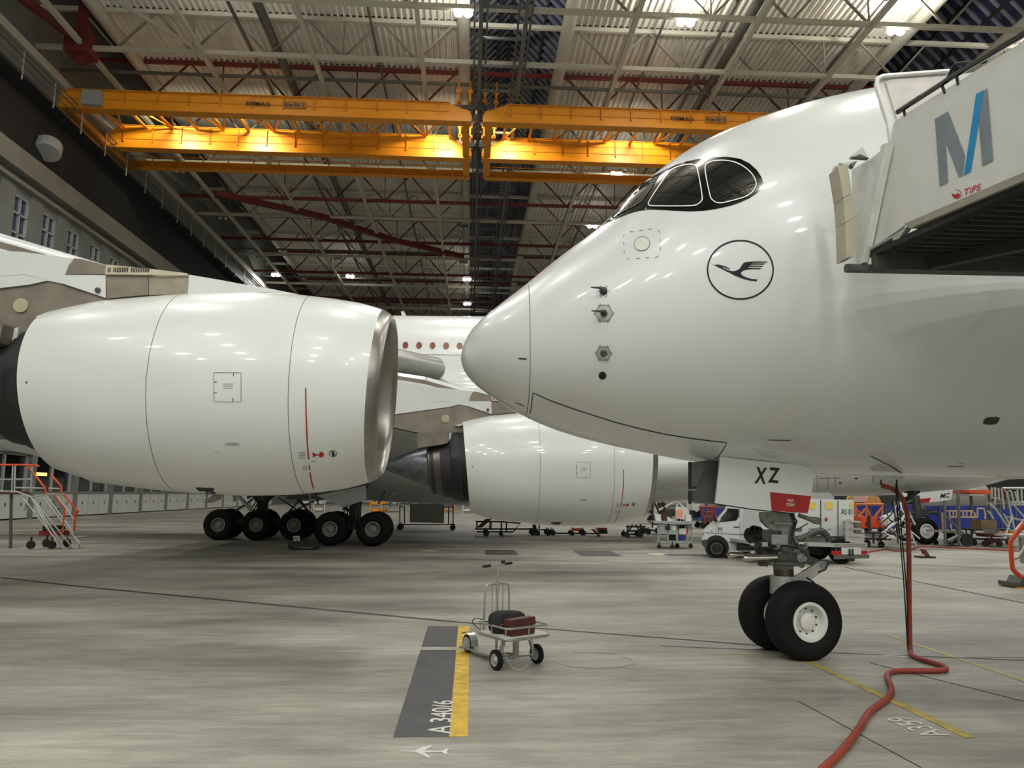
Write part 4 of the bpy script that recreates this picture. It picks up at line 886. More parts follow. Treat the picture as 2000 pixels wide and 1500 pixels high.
# ================================================================ GROUND HOSES
hs = MB(); Pz = [at(1724, 949, 10.55), at(1740, 953, 10.6), at(1757, 964, 10.75), at(1768, 985, 10.95), at(1773, 1010, 11.05), at(1775, 1060, 11.1), at(1775.5, 1130, 11.12), at(1776, 1200, 11.12), at(1777, 1250, 11.12), at(1777.5, 1272, 11.12)]
Gz = [(1781, 1281), (1800, 1288), (1820, 1294), (1838, 1299), (1848, 1304), (1848, 1308), (1835, 1310), (1800, 1310), (1760, 1310), (1740, 1312), (1732, 1317), (1734, 1328), (1741, 1342), (1741, 1352), (1734, 1364), (1718, 1376), (1700, 1389), (1690, 1402), (1680, 1420), (1665, 1441), (1645, 1466), (1625, 1486), (1604, 1505), (1570, 1540), (1520, 1590)]
pts = Pz+[gr(a, b, .035)+Vector((0, 0, 0)) for a, b in Gz]
def smoothpath(P, it=2):
    for _ in range(it):
        Q = [P[0]]
        for i in range(len(P)-1): Q += [P[i]*.75+P[i+1]*.25, P[i]*.25+P[i+1]*.75]
        P = Q+[P[-1]]
    return P
hs.tube(smoothpath(pts), .034, 10)
HRED = mat('hose_red', (142, 54, 38), .5, var=.2, scale=9)
top_mesh(hs, 'air_hose', HRED, 'thick red air hose hanging from the near airliner belly and snaking over the floor', 'hose', smooth=60)
h2 = MB()
for dx in (0, 4): h2.tube([at(1750+dx/2, 946, 10.55), at(1751+dx, 975, 10.7), at(1752+dx, 985, 10.8), at(1757+dx, 1040, 10.9), at(1764+dx, 1120, 11), at(1768+dx, 1180, 11.05), gr(1773, 1268+dx, .02)], .009, 6)
top_mesh(h2, 'cable_pair', BLK2, 'pair of thin black cables hanging beside the thick red hose', 'cable')
t2 = MB().tube(smoothpath([gr(a, b, .025) for a, b in ((1690, 1079), (1716, 1075), (1735, 1072), (1742, 1076), (1775, 1077), (1790, 1068), (1800, 1067), (1860, 1070), (2010, 1077))]), .03, 6)
top_mesh(t2, 'air_hose', HRED, 'thin red hose lying across the floor past the far nose wheel', 'hose')
# ================================================================ FLOOR MARKINGS
PYEL = mat('floor_yellow', (205, 170, 62), .6, var=.35, scale=7); PYEL2 = mat('floor_yellow_worn', (170, 152, 78), .65, var=.35, scale=6); PGR = mat('floor_dark_paint', (72, 73, 76), .55, var=.15, scale=3); PWH = mat('floor_white', (205, 204, 196), .6, var=.15, scale=9)
def mark(poly, z, m, name, label, cat_='marking', par=None):
    mb = MB().add([(p[0], p[1], z) for p in poly], [tuple(range(len(poly)))])
    return mb.build(name, m, par, label=label if not par else None, cat=None if par else cat_)
dk = mark([(-.66, 7.41), (-.155, 7.41), (.07-.23, 13.34), (-.66, 13.34)], .003, PGR, 'floor_marking', 'dark grey painted strip on the floor lettered A 340/6')
ye = mark([(-.15, 7.41), (.02, 7.41), (.035, 13.34), (-.15, 13.34)], .003, PYEL, 'floor_marking', 'worn yellow stripe along the right edge of the dark grey strip')
mark([(-.66, 11.36), (.05, 11.36), (.05, 11.55), (-.66, 11.55)], .0045, CONC, 'worn_gap', None, par=ye)
tf = text_mesh('A 340/6', bold=.012)
def ftext(vs, fs, o, u, v, par, m=PWH, nm='floor_lettering', z=.006):
    MB().add([(o[0]+u[0]*a+v[0]*b, o[1]+u[1]*a+v[1]*b, z) for a, b in vs], fs).build(nm, m, par)
A_l, A_h = gr(881, 1434), gr(887, 1369); B_t = gr(834, 1434)
ftext(*tf, (A_l.x, A_l.y), (0, A_h.y-A_l.y), (B_t.x-A_l.x, 0), dk)
pf = lambda L, z=.004: [gr(740+x/4.6885, 1180+y/4.6885, z) for x, y in L]
pm = MB().add(pf([(203, 1341), (330, 1340), (400, 1305), (450, 1293), (492, 1293), (485, 1302), (440, 1325), (415, 1340), (575, 1342), (610, 1325), (640, 1321), (620, 1350), (635, 1373), (610, 1371), (570, 1354), (420, 1356), (450, 1380), (475, 1406), (440, 1403), (385, 1378), (335, 1352), (203, 1348)]), [tuple(range(22))])
pm.build('floor_marking', PWH, label='white painted aeroplane outline on the floor below the dark strip', cat='marking')
def fline(pts, wd, m, label, nm='floor_marking'):
    mb = MB()
    for i in range(0, len(pts)-1, 2):
        p, q = gr(*pts[i]), gr(*pts[i+1]); d = (q-p).normalized(); n = Vector((-d.y, d.x, 0))*wd/2; z = Vector((0, 0, .0035))
        mb.add([p-n+z, q-n+z, q+n+z, p+n+z], [(0, 1, 2, 3)])
    return mb.build(nm, m, label=label, cat='marking')
yl = fline([(1575, 1290), (1895, 1441)], .11, PYEL2, 'yellow line lettered A359 running right from the nose wheels')
fline([(1728, 1238), (2010, 1333)], .1, mat('floor_yellow_pale', (176, 166, 118), .65, var=.3, scale=5), 'pale yellow line crossing the floor right of the thick hose')
fline([(1722, 1280), (1772, 1283)], .07, PWH, 'short white dash left of the foot of the thick red hose')
fline([(1393, 1277), (1492, 1277)], .06, mat('floor_yellow_pale2', (186, 178, 128), .65, var=.3, scale=5), 'short yellow dash left of the nose wheels')
fline([(1120, 1274), (1205, 1276)], .03, PYEL2, 'faint yellow dash right of the scooter')
fline([(1888, 1283), (2010, 1284)], .06, mat('floor_grey_pale', (150, 146, 130), .65, var=.3, scale=5), 'pale cross line at the right edge beyond the hose')
for pxy, lb in (((62, 1070), 'left of the stair platform foot'), ((838, 1076), 'in the shade under the airliner'), ((1285, 1082), 'before the grey work trolley')):
    c = gr(*pxy); rx_ = .4; mb = MB().add([(c.x+rx_*cos(k*pi/12), c.y+.35*sin(k*pi/12), .004) for k in range(24)], [tuple(range(24))])
    mb.build('floor_marking', mat('spot_pale', (196, 198, 160), .6, var=.1), label='pale round painted spot '+lb, cat='marking')
arc = MB()
P = [gr(a, b, .004) for a, b in ring(1165, 1292, 75, 12, 20, -50, 175)]
for i in range(len(P)-1):
    d = (P[i+1]-P[i]).normalized(); n = Vector((-d.y, d.x, 0))*.02; arc.add([P[i]-n, P[i+1]-n, P[i+1]+n, P[i]+n], [(0, 1, 2, 3)])
arc.build('floor_marking', mat('tyre_mark', (150, 148, 136), .6), label='faint pale curved scuff right of the scooter', cat='marking')
v3, f3 = text_mesh('A359', 0, bold=0)
o_ = gr(1857, 1437); u_ = gr(1771, 1400)-o_; vv_ = gr(1810, 1442-0)-o_
ftext(v3, f3, (o_.x, o_.y), (u_.x, u_.y), (vv_.x, vv_.y), yl)
# ================================================================ SCOOTER CART
f_ = Vector((.56, -.83, 0)).normalized(); rz = math.atan2(f_.y, f_.x)
sc = empty('scooter_cart', (.64, 10.28, 0), rz, label='silver kick scooter with a railed luggage tray, parked by the yellow stripe', cat='scooter')
GAL = mat('galvanised', (182, 184, 180), .3, .8, var=.12)
for s_ in (-1, 1):
    m = MB().lathe([(-.035, .08), (-.035, .105), (-.02, .125), (.02, .125), (.035, .105), (.035, .08)], (0, s_*.33, .125), (0, s_, 0), 24); m.build('tyre', RUB, sc, smooth=40, local=True)
    h = MB().lathe([(.036, .105), (.03, .098), (.02, .085), (.012, .05), (.03, .03), (.045, .001)], (0, s_*.33, .125), (0, s_, 0), 20); h.lathe([(-.03, .09), (-.02, .03), (-.02, .001)], (0, s_*.33, .125), (0, s_, 0), 20); h.build('wheel_disc', ALU, sc, smooth=40, local=True)
MB().tube([(0, -.33, .125), (0, .33, .125)], .015, 8).bar((-.02, 0, .13), (-.02, 0, .38), .06).bar((0, -.28, .14), (0, -.2, .38), .04).bar((0, .28, .14), (0, .2, .38), .04).build('front_axle', GAL, sc, local=True)
m = MB().lathe([(-.03, .085), (-.02, .12), (.02, .12), (.03, .085)], (-1.12, 0, .12), (0, 1, 0), 24); m.build('tyre', RUB, sc, smooth=40, local=True)
MB().lathe([(-.032, .095), (-.02, .06), (-.035, .001)], (-1.12, 0, .12), (0, 1, 0), 20).lathe([(-.032, .095), (-.02, .06), (-.035, .001)], (-1.12, 0, .12), (0, -1, 0), 20).build('wheel_disc', ALU, sc, smooth=40, local=True)
fd = MB(); P = [(-1.12+.16*cos(a), .12+.16*sin(a)) for a in [radians(q) for q in range(-10, 150, 16)]]
for i in range(len(P)-1): fd.add([(P[i][0], -.06, P[i][1]), (P[i+1][0], -.06, P[i+1][1]), (P[i+1][0], .06, P[i+1][1]), (P[i][0], .06, P[i][1])], [(0, 1, 2, 3)])
fd.build('mudguard', GAL, sc, local=True)
MB().box((-1.2, -.085, .055), (-.3, .085, .075)).build('deck', GAL, sc, local=True)
for s_ in (-.085, .085): MB().tube([(-1.2, s_, .07), (-.2, s_, .06), (-.05, s_*.6, .12)], .014, 8).build('deck_rail', GAL, sc, local=True, smooth=40)
MB().tube([(-.36, -.1, .1), (-.1, -.1, .13), (-.1, .1, .13), (-.36, .1, .1), (-.36, -.1, .1)], .014, 8).build('bracket_loop', GAL, sc, local=True)
tr = MB(); rr = .06; 
def rrect(x0, x1, y0, y1, z, r=.07, n=5):
    P = []
    for cx, cy, a0 in ((x1-r, y1-r, 0), (x0+r, y1-r, 90), (x0+r, y0+r, 180), (x1-r, y0+r, 270)):
        P += [(cx+r*cos(radians(a0+90*k/n)), cy+r*sin(radians(a0+90*k/n)), z) for k in range(n+1)]
    return P
tr.prism(rrect(-.42, .26, -.34, .34, .375), (0, 0, .045)); tr.build('tray', mat('tray_cream', (214, 212, 198), .4), sc, local=True)
MB().tube([Vector(p) for p in rrect(-.42, .26, -.34, .34, .40)]+[Vector(rrect(-.42, .26, -.34, .34, .40)[0])], .02, 8).build('tray_edge', GAL, sc, local=True, smooth=40)
rp = [Vector(p) for p in rrect(-.41, .25, -.33, .33, .53)]; MB().tube(rp+[rp[0]], .013, 8).build('tray_rail', GAL, sc, local=True, smooth=40)
for x, y in ((-.36, -.33), (-.1, -.33), (.2, -.33), (.25, 0), (.2, .33), (-.1, .33), (-.36, .33)): MB().tube([(x, y, .4), (x, y, .53)], .007, 6).build('rail_post', GAL, sc, local=True)
bw = .2
MB().tube(smoothpath([Vector(p) for p in ((-.44, -bw-.02, .4), (-.44, -bw, .96), (-.44, -bw+.05, 1.0), (-.44, bw-.05, 1.0), (-.44, bw, .96), (-.44, bw+.0, .4))], 2), .014, 8).build('backrest_frame', GAL, sc, local=True, smooth=40)
for y in (-.085, .09): MB().tube([(-.44, y, .4), (-.44, y, 1.0)], .008, 6).build('backrest_bar', GAL, sc, local=True)
MB().tube([(-.45, 0, .15), (-.44, 0, 1.0)], .018, 10).tube([(-.44, 0, 1.0), (-.44, 0, 1.25)], .012, 8).lathe([(-.03, .022), (.03, .022), (.035, .001)], (-.44, 0, 1.01), (0, 0, 1), 12).build('steering_column', GAL, sc, local=True, smooth=40)
MB().tube([(-.44, -.23, 1.235), (-.44, 0, 1.25), (-.44, .23, 1.262)], .011, 8).build('handlebar', GAL, sc, local=True, smooth=40)
for s_ in (-1, 1): MB().tube([(-.44, s_*.12, 1.25+s_*.007), (-.44, s_*.24, 1.25+s_*.013)], .019, 10).build('grip', BLK2, sc, local=True, smooth=40)
MB().lathe([(-.02, .015), (0, .03), (.02, .028), (.03, .001)], (-.44, .09, 1.285), (0, 0, 1), 14).build('bell', BLK2, sc, local=True, smooth=40)
T_S = MW[sc.name]
cb = MB(); L_ = lambda P: [T_S @ Vector(p) for p in P]
# charging cable hanging over the tray, a loop behind and one to the floor
def pix(P, y): return [at(a, b, y) for a, b in P]
cb.tube(smoothpath(pix([(948, 1240), (935, 1228), (922, 1216), (924, 1209), (934, 1207), (948, 1213), (956, 1222), (966, 1232)], 10.75)), .006, 6)
top_mesh(cb, 'cable', BLK2, 'black cable loop sticking out behind the scooter tray', 'cable', smooth=60)
cb = MB().tube(smoothpath([at(980, 1249, 9.93), at(978, 1258, 9.92), at(984, 1272, 9.95), at(990, 1288, 10.0), at(1000, 1304, 10.05), gr(1010, 1310, .012), gr(1022, 1308, .012), at(1034, 1294, 10.1), at(1041, 1278, 9.98), at(1041, 1258, 9.95), at(1036, 1249, 9.97), at(1026, 1247, 10.05)]), .007, 6)
top_mesh(cb, 'cable', mat('cable_grey', (150, 146, 136), .5), 'grey cable looping from the scooter tray down to the floor', 'cable', smooth=60)
# soft black bag and brown tool case on the tray
def blob(P0, name, m, label, cat, rz, sx, sy, sz, seg=10, ends=.6):
    e = empty(name, P0, rz, label=label, cat=cat); mb = MB(); rings = []; n = 18; k = 12
    for i in range(k+1):
        t = -1+2*i/k; s = (1-abs(t)**4)**.5*(1-.18*t) if abs(t) < 1 else .02
        rings.append([(t*sx, sy*s*math.copysign(abs(cos(2*pi*j/n))**.7, cos(2*pi*j/n)), sz*(.0+.5*(1+s*.98*math.copysign(abs(sin(2*pi*j/n))**.6, sin(2*pi*j/n)))) if sin(2*pi*j/n) > 0 else sz*(.5-.5*s*abs(sin(2*pi*j/n))**.5)) for j in range(n)])
    mb.add([v for r in rings for v in r], [(i*n+j, i*n+(j+1) % n, (i+1)*n+(j+1) % n, (i+1)*n+j) for i in range(k) for j in range(n)]+[tuple(range(n)), tuple(k*n+j for j in range(n))]); mb.build('bag_body', m, e, smooth=60, local=True); return e
bp = T_S @ Vector((-.15, -.04, .421)); bag = blob(bp, 'holdall', mat('bag_black', (24, 24, 25), .8, bump=.3, scale=40), 'soft black bag lying on the scooter tray behind the brown case', 'bag', rz+pi/2+.12, .31, .115, .27)
MB().tube([(-.24, -.125, .12), (-.1, -.14, .16), (.0, -.14, .165), (.1, -.13, .15)], .006, 6).build('zip', mat('zip_ochre', (150, 118, 50), .6), bag, local=True)
tb = empty('toolbox', T_S @ Vector((.1, -.045, .421)), rz+pi/2+.05, label='brown ribbed tool case with raised lid edge on the scooter tray', cat='toolbox')
BRN = mat('case_brown', (78, 36, 30), .45, var=.15)
MB().prism([(-.19, -.09, 0), (.17, -.09, 0), (.19, -.09, .02), (.2, -.09, .11), (-.18, -.09, .115)], (0, .17, 0)).build('case_body', BRN, tb, local=True)
MB().prism([(-.2, -.1, .112), (-.2, .09, .112), (-.19, .06, .2), (-.185, -.07, .2)], (.4, 0, .01)).build('case_lid', BRN, tb, local=True)
for z in (.13, .155, .18): MB().box((-.18, -.102+(.03*(z-.112)/.09), z), (.2, -.098+(.03*(z-.112)/.09), z+.01)).build('lid_rib', mat('case_brown_dark', (52, 24, 20), .5), tb, local=True)
# ================================================================ VAN
vx = gr(1372, 1088); VY = 27.6
VN = Vector((.31, .95, 0)).normalized(); VP0 = at(1400, 1080, VY)
def vpl(a, b, off=0): r = ray(a, b); return OV+r*((VP0-VN*off-OV).dot(VN)/r.dot(VN))
def q(x, y, d=0): return vpl(x, y)
van = empty('service_truck', (q(1450, 1088).x, VY-.2, 0), label='white service truck behind the nose gear, its flatbed carrying a box marked AS 01', cat='truck')
VW = mat('van_white', (214, 218, 218), .3, var=.04, coat=.5)
Z6 = lambda L: [(1240+x/8.3333, 940+y/8.3333) for x, y in L]
def vz(L): return [q(a, b) for a, b in Z6(L)]
bodyP = Z6([(1085, 960), (1100, 860), (1100, 820), (1150, 760), (1280, 665), (1330, 610), (1480, 425), (1560, 330), (1640, 300), (2100, 290), (2200, 300), (2200, 1100), (2050, 1140), (1700, 1150), (1530, 1150), (1470, 1135), (1420, 1010), (1330, 930), (1240, 930), (1190, 980), (1170, 1080), (1120, 1060)])
MB().prism([q(a, b) for a, b in bodyP], VN*1.85).build('body', VW, van)
def vp(L, nm, m, off=.012, th=.01, par=van): return MB().prism([vpl(a, b, off) for a, b in Z6(L)], VN*th).build(nm, m, par)
vp([(1390, 640), (1400, 590), (1480, 500), (1520, 440), (1690, 452), (1690, 560), (1670, 615), (1640, 640), (1500, 655), (1350, 668)], 'side_window', NGD)
vp([(1500, 440), (1515, 440), (1515, 655), (1500, 655)], 'window_divider', BLK2, .02)
vp([(1300, 640), (1375, 540), (1450, 425), (1480, 425), (1340, 605), (1325, 655)], 'windscreen_edge', GLS, .012)
vp([(1085, 960), (1160, 945), (1180, 985), (1170, 1085), (1185, 1110), (1140, 1085), (1090, 1030)], 'bumper', mat('bumper_grey', (66, 70, 72), .5), .05, .9)
vp([(1265, 570), (1300, 560), (1320, 610), (1350, 640), (1340, 665), (1290, 655), (1270, 620)], 'mirror', BLK2, .2, .12)
vp([(1098, 835), (1130, 822), (1112, 890), (1100, 900)], 'headlamp', mat('lamp_clear', (150, 150, 120), .2), .02)
vp([(1600, 738), (1700, 742), (1700, 757), (1600, 750)], 'door_handle', BLK2, .03)
vp([(1240, 800), (1265, 806), (1262, 817), (1243, 812)], 'side_lamp', BLK2, .02)
for L in ([(1708, 660), (1714, 660), (1714, 1110), (1708, 1110)], [(1320, 672), (1324, 672), (1320, 930), (1316, 930)], [(1140, 832), (1770, 868), (1770, 876), (1140, 838)], [(1440, 990), (1760, 996), (1760, 1002), (1440, 996)], [(1700, 440), (1706, 440), (1706, 600), (1700, 600)], [(1800, 470), (1804, 470), (1804, 860), (1800, 860)]): vp(L, 'door_gap', LINE)
text_px(MB(), 'M', (1402.5, 1040), (7.5, .3), (.2, -11), plane_hit(q(1400, 1000), VN, .02), bold=0).build('door_letter', GMD, van)
def vwheel(par, x, y, R, yoff=0, w_=.24):
    c = Vector((x, y, R)); wheel(par, c, (0, -1, 0), R, w_, R*.6, 'tyre', hubm=GST)
wc = vpl(1400, 1073); wc.z = .34; vt = Vector((VN.y, -VN.x, 0))
for du in (0,):
    for dv_ in (.08, 1.7): wheel(van, wc+vt*du+VN*dv_, tuple(-VN), .34, .24, .2, 'tyre', hubm=GST)
MB().lathe([(0, .42), (.012, .42), (.014, .001)], wc+Vector((0, 0, .04)), tuple(-VN), 28).build('wheel_arch', BLK2, van)
# ladder rungs on the van side door and the box behind
for i in range(5): vp([(1810, 520+i*70), (1925, 530+i*70), (1925, 538+i*70), (1810, 528+i*70)], 'step_rung', GST, .05, .04)
# ================================================================ TRUCK WITH AIR START UNIT
TYY = 25.2
tk = van
def tq(P, y, d, nm, m, lab=None, par=tk): return MB().prism([at(a, b, y) for a, b in P], (0, d, 0)).build(nm, m, par, label=lab)
Z7 = lambda L: [(1500+x/4, 750+y/4) for x, y in L]
bxm = mat('unit_white', (206, 210, 208), .4, var=.05)
tb_ = tq(Z7([(-40, 890), (670, 905), (670, 1100), (660, 1150), (640, 1190), (-60, 1185)]), TYY+.4, 1.8, 'unit_box', bxm)
tq(Z7([(150, 860), (215, 845), (480, 848), (520, 885), (510, 905), (140, 900)]), TYY+.6, 1.3, 'roof_cowl', WGRY)
tq(Z7([(410, 905), (416, 905), (416, 1190), (410, 1190)]), TYY+.38, .02, 'door_joint', LINE); tq(Z7([(545, 912), (550, 912), (550, 1185), (545, 1185)]), TYY+.38, .02, 'door_joint', LINE)
YL = mat('label_yellow', (222, 196, 90), .5)
for L in ([(326, 924), (376, 926), (376, 978), (326, 976)], [(448, 922), (506, 924), (506, 980), (448, 978)], [(642, 925), (662, 925), (662, 962), (642, 961)]): tq(Z7(L), TYY+.37, .02, 'warning_label', YL)
th_ = plane_hit(at(1640, 1000, TYY+.38), (0, 1, 0), .01)
text_px(MB(), 'AS 01', (1642.5, 1004.5), (22, .6), (.3, -11), th_, bold=.005).build('unit_lettering', GMD, tk); text_px(MB(), 'UNIT 2', (1579, 1035.5), (14, .3), (.2, -4), th_, bold=.01).build('unit_lettering', GMD, tk); text_px(MB(), 'UNIT 1', (1615, 1036), (10, .3), (.2, -3.5), th_, bold=.01).build('unit_lettering', GMD, tk)
decal(MB(), ring(1613.5, 1014.5, 2.6, 4, 16), th_, 5).build('red_spot', REDP, tk)
tq(Z7([(180, 1120), (265, 1125), (265, 1150), (180, 1146)]), TYY+.36, .03, 'unit_vent', GST)
bed = tq(Z7([(-120, 1232), (210, 1232), (520, 1243), (775, 1240), (778, 1272), (510, 1276), (210, 1262), (-120, 1258)]), TYY, 2.3, 'truck_bed', ALU)
for k in range(22): x = 520+k*11.5; tq(Z7([(x, 1250), (x+6, 1250), (x+6, 1268), (x, 1268)]), TYY-.02, .02, 'tread_mark', WGRY, par=bed)
tq(Z7([(60, 1185), (640, 1190), (600, 1240), (60, 1235)]), TYY+.5, 1.6, 'unit_base', WGRY)
sp = tq(Z7([(608, 1060), (640, 1052), (668, 1075), (668, 1165), (740, 1175), (752, 1232), (610, 1230)]), TYY-.05, .1, 'step_side', ALU)
for a, b in ((1072, 1082), (1128, 1138), (1182, 1192)): tq(Z7([(640, a), (728, a), (734, b), (642, b)]), TYY-.1, .8, 'step_tread', ALU)
tq(Z7([(668, 1085), (726, 1085), (726, 1125), (668, 1125)]), TYY+.3, .03, 'step_back', mat('step_back_grey', (110, 106, 98), .6)); tq(Z7([(668, 1140), (730, 1140), (734, 1180), (668, 1180)]), TYY+.3, .03, 'step_back', mat('step_back_grey', (110, 106, 98), .6))  # warm grey sheets closing the back of the steps
for L, m in (([(497, 1303), (570, 1305), (570, 1336), (497, 1336)], REDP), ([(730, 1304), (775, 1303), (775, 1331), (730, 1331)], REDP), ([(576, 1278), (728, 1278), (728, 1332), (576, 1332)], bxm), ([(515, 1336), (792, 1332), (792, 1362), (515, 1370)], GST), ([(620, 1365), (680, 1365), (676, 1385), (622, 1386)], BLK2), ([(636, 1290), (646, 1290), (646, 1340), (636, 1340)], BLK2), ([(660, 1288), (668, 1288), (668, 1340), (660, 1340)], BLK2)):
    tq(Z7(L), TYY-.04-(.06 if m is BLK2 else 0), .05, 'tail_lamp' if m is REDP else 'tail_plate', m)
tq(Z7([(-150, 1262), (500, 1276), (480, 1340), (360, 1330), (-150, 1330)]), TYY+.5, 1.2, 'chassis', BLK2)
for px in (1640, 1552): 
    c = gr(px, 1102); x_ = at(px, 1090, TYY+.3).x
    for dy in (.2, 1.9): wheel(tk, (x_, TYY+dy, .42), (0, -1, 0), .42, .3, .24, 'tyre', hubm=GST)
hp = MB(); P = [at(a, b, TYY+.1) for a, b in ((1552, 1054), (1565, 1052), (1578, 1047), (1590, 1040), (1601, 1036), (1608, 1039), (1614, 1045), (1620, 1055))]; hp.tube(smoothpath(P), .09, 12); ho = hp.build('ribbed_hose', mat('hose_grey', (96, 90, 84), .6), tk, smooth=60)
Q = smoothpath(P)
for i in range(1, len(Q)-1, 2): MB().tube([Q[i], Q[i]+(Q[i+1]-Q[i]).normalized()*.05], .115, 12).build('hose_ring', GMD, ho)
# ================================================================ WORK TROLLEY
WY = 32.2
wt = empty('work_trolley', (at(1320, 1065, WY).x, WY+.4, 0), label='grey wheeled work trolley with instruments on its top', cat='trolley')
def tw(L, y, d, nm, m, par=wt, lab=None): return MB().prism([at(a, b, y) for a, b in Z6(L)], (0, d, 0)).build(nm, m, par, label=lab)
TG = mat('trolley_grey', (150, 158, 154), .45, var=.08)
tw([(300, 655), (990, 668), (985, 698), (700, 702), (330, 680)], WY-.1, 1.1, 'top', TG)
tw([(362, 685), (698, 700), (692, 862), (370, 858)], WY, .05, 'panel', TG); tw([(700, 705), (920, 700), (920, 870), (700, 870)], WY+.35, .05, 'panel', mat('trolley_grey_light', (176, 180, 174), .45))
for x in (372, 530, 682, 705, 828, 915): tw([(x, 690), (x+22, 690), (x+22, 1010), (x, 1010)], WY if x < 700 else WY+.35, .06, 'leg', TG)
tw([(372, 968), (930, 972), (930, 1000), (372, 996)], WY-.02, .9, 'lower_shelf', TG)
tw([(492, 728), (575, 728), (575, 795), (492, 792)], WY-.02, .03, 'vent', BLK2); tw([(615, 735), (662, 737), (662, 800), (615, 797)], WY-.02, .03, 'notice', WHT)
tw([(720, 770), (835, 765), (835, 862), (722, 862)], WY+.2, .15, 'white_carton', WHT); tw([(836, 765), (866, 765), (866, 865), (836, 862)], WY+.2, .15, 'red_carton_side', mat('carton_red', (196, 50, 60), .5))
tw([(565, 872), (665, 872), (665, 968), (565, 968)], WY+.25, .3, 'dark_crate', BLK2); tw([(715, 880), (820, 880), (820, 972), (715, 972)], WY+.25, .3, 'blue_crate', mat('crate_blue', (40, 52, 120), .5, var=.5, scale=9))
tw([(720, 715), (808, 715), (808, 768), (720, 768)], WY+.3, .03, 'recess', BLK2)
for x in (395, 610, 690, 908):
    c = at(1240+x/8.333, 1068, WY+(.0 if x < 650 else .5)); MB().lathe([(-.03, .09), (.03, .09), (.03, .001)], (c.x, c.y, .09), (0, 1, 0), 14).lathe([(-.03, .001), (-.03, .09)], (c.x, c.y, .09), (0, 1, 0), 14).bar((c.x, c.y, .09), (c.x, c.y, .3), .04).build('castor', BLK2, wt)
def on_top(L, nm, m, lab, cat, d=.4, dy=.3): return top_mesh(MB().prism([at(a, b, WY+dy) for a, b in Z6(L)], (0, d, 0)), nm, m, lab, cat)
on_top([(495, 450), (655, 450), (655, 560), (595, 570), (600, 652), (560, 652), (560, 575), (495, 570)], 'screen', BLK, 'black screen standing on the grey work trolley', 'screen', .06, .3)
mo = on_top([(667, 470), (777, 470), (777, 588), (750, 590), (750, 650), (742, 650), (742, 590), (667, 590)], 'screen', mat('screen_orange', (205, 138, 116), .4, emit=.12), 'small orange lit screen standing on the grey work trolley', 'screen', .06, .2)
on_top([(830, 545), (915, 545), (915, 650), (830, 650)], 'instrument_box', WHT, 'white box with dark window at the right end of the work trolley', 'box', .2, .2)
on_top([(335, 530), (425, 540), (425, 600), (435, 650), (345, 645), (335, 595)], 'instrument_box', WHT, 'white box at the left end of the work trolley', 'box', .2, .35)
on_top([(550, 600), (570, 590), (610, 640), (640, 652), (540, 650)], 'paper_stack', WHT, 'crumpled white paper on the work trolley below the black screen', 'paper', .2, .1)
# ================================================================ FAR BACKGROUND EQUIPMENT
def frame_thing(name, label, cat, segs, y, d, r, m, panels=(), wheels=(), base=None, Zm=lambda L: L, extra=()):
    """tube frames in two planes (front y, back y+d) tied together; segs are photo polylines"""
    P0 = at(*Zm([segs[0][0]])[0], y); e = empty(name, (P0.x, y+d/2, 0), label=label, cat=cat)
    k = 0
    for s_ in segs:
        pts = Zm(s_)
        for yy in (y, y+d): MB().tube([at(a, b, yy) if True else None for a, b in pts], r, 6).build('frame_tube', m, e)
        for (a, b) in pts[:2]: MB().tube([at(a, b, y), at(a, b, y+d)], r, 6).build('cross_tube', m, e)
    for (L, nm, pm_, dy, th) in panels: MB().prism([at(a, b, y+dy) for a, b in Zm(L)], (0, th, 0)).build(nm, pm_, e)
    for (px, py, R) in wheels:
        for yy in (y, y+d):
            c = at(*Zm([(px, py)])[0], y); MB().lathe([(-.04, .001), (-.04, R), (.04, R), (.04, .001)], (c.x, yy, R), (0, 1, 0), 14).bar((c.x, yy, R), (c.x, yy, R*2.6), .05).build('castor', BLK2, e)
    return e
# board trolley under the wing
frame_thing('board_trolley', 'large grey board on a wheeled frame under the background airliner', 'trolley', [[(781, 987), (781, 1030)], [(885, 987), (885, 1030)], [(779, 1024), (888, 1024)], [(781, 990), (790, 990), (790, 1024)], [(867, 990), (885, 990)], [(876, 990), (876, 1024)]], 47.0, .8, .035, DST,
            [([(801, 983), (868, 985), (867, 1022), (800, 1020)], 'board', mat('board_grey', (150, 154, 150), .6), .3, .08)], [(781, 1028, .17), (884, 1028, .17)])
Z9 = lambda L: [(900+x/5.5556, 990+y/5.5556) for x, y in L]
frame_thing('long_dolly', 'low dark wheeled dolly frame left under the inboard engine', 'dolly', [[(165, 160), (440, 160), (650, 180), (570, 268)], [(160, 240), (800, 240)], [(180, 270), (560, 272)], [(440, 165), (440, 275)], [(495, 170), (495, 272)], [(175, 165), (175, 235)]], 40.8, 1.0, .04, DST,
            [([(270, 130), (340, 130), (230, 225), (170, 225)], 'brace_plate', mat('olive_plate', (84, 80, 40), .6), .2, .08), ([(310, 170), (340, 165), (335, 240), (300, 250)], 'yellow_plate', YELD, .1, .05)], [(275, 280, .16), (440, 280, .1)], Zm=Z9)
frame_thing('wheeled_rack', 'low wheeled rack in the middle under the inboard engine', 'rack', [[(800, 200), (800, 290)], [(850, 200), (850, 300)], [(870, 248), (950, 245)], [(1000, 285), (1500, 290)], [(1210, 230), (1210, 290)], [(1320, 230), (1320, 290)]], 42.0, 1.0, .04, DST, [([(780, 195), (820, 195), (825, 270), (790, 270)], 'rack_plate', DST, .1, .3)], [(780, 290, .14), (830, 290, .14), (950, 290, .15), (1000, 290, .15), (1210, 290, .12), (1332, 290, .14)], Zm=Z9)
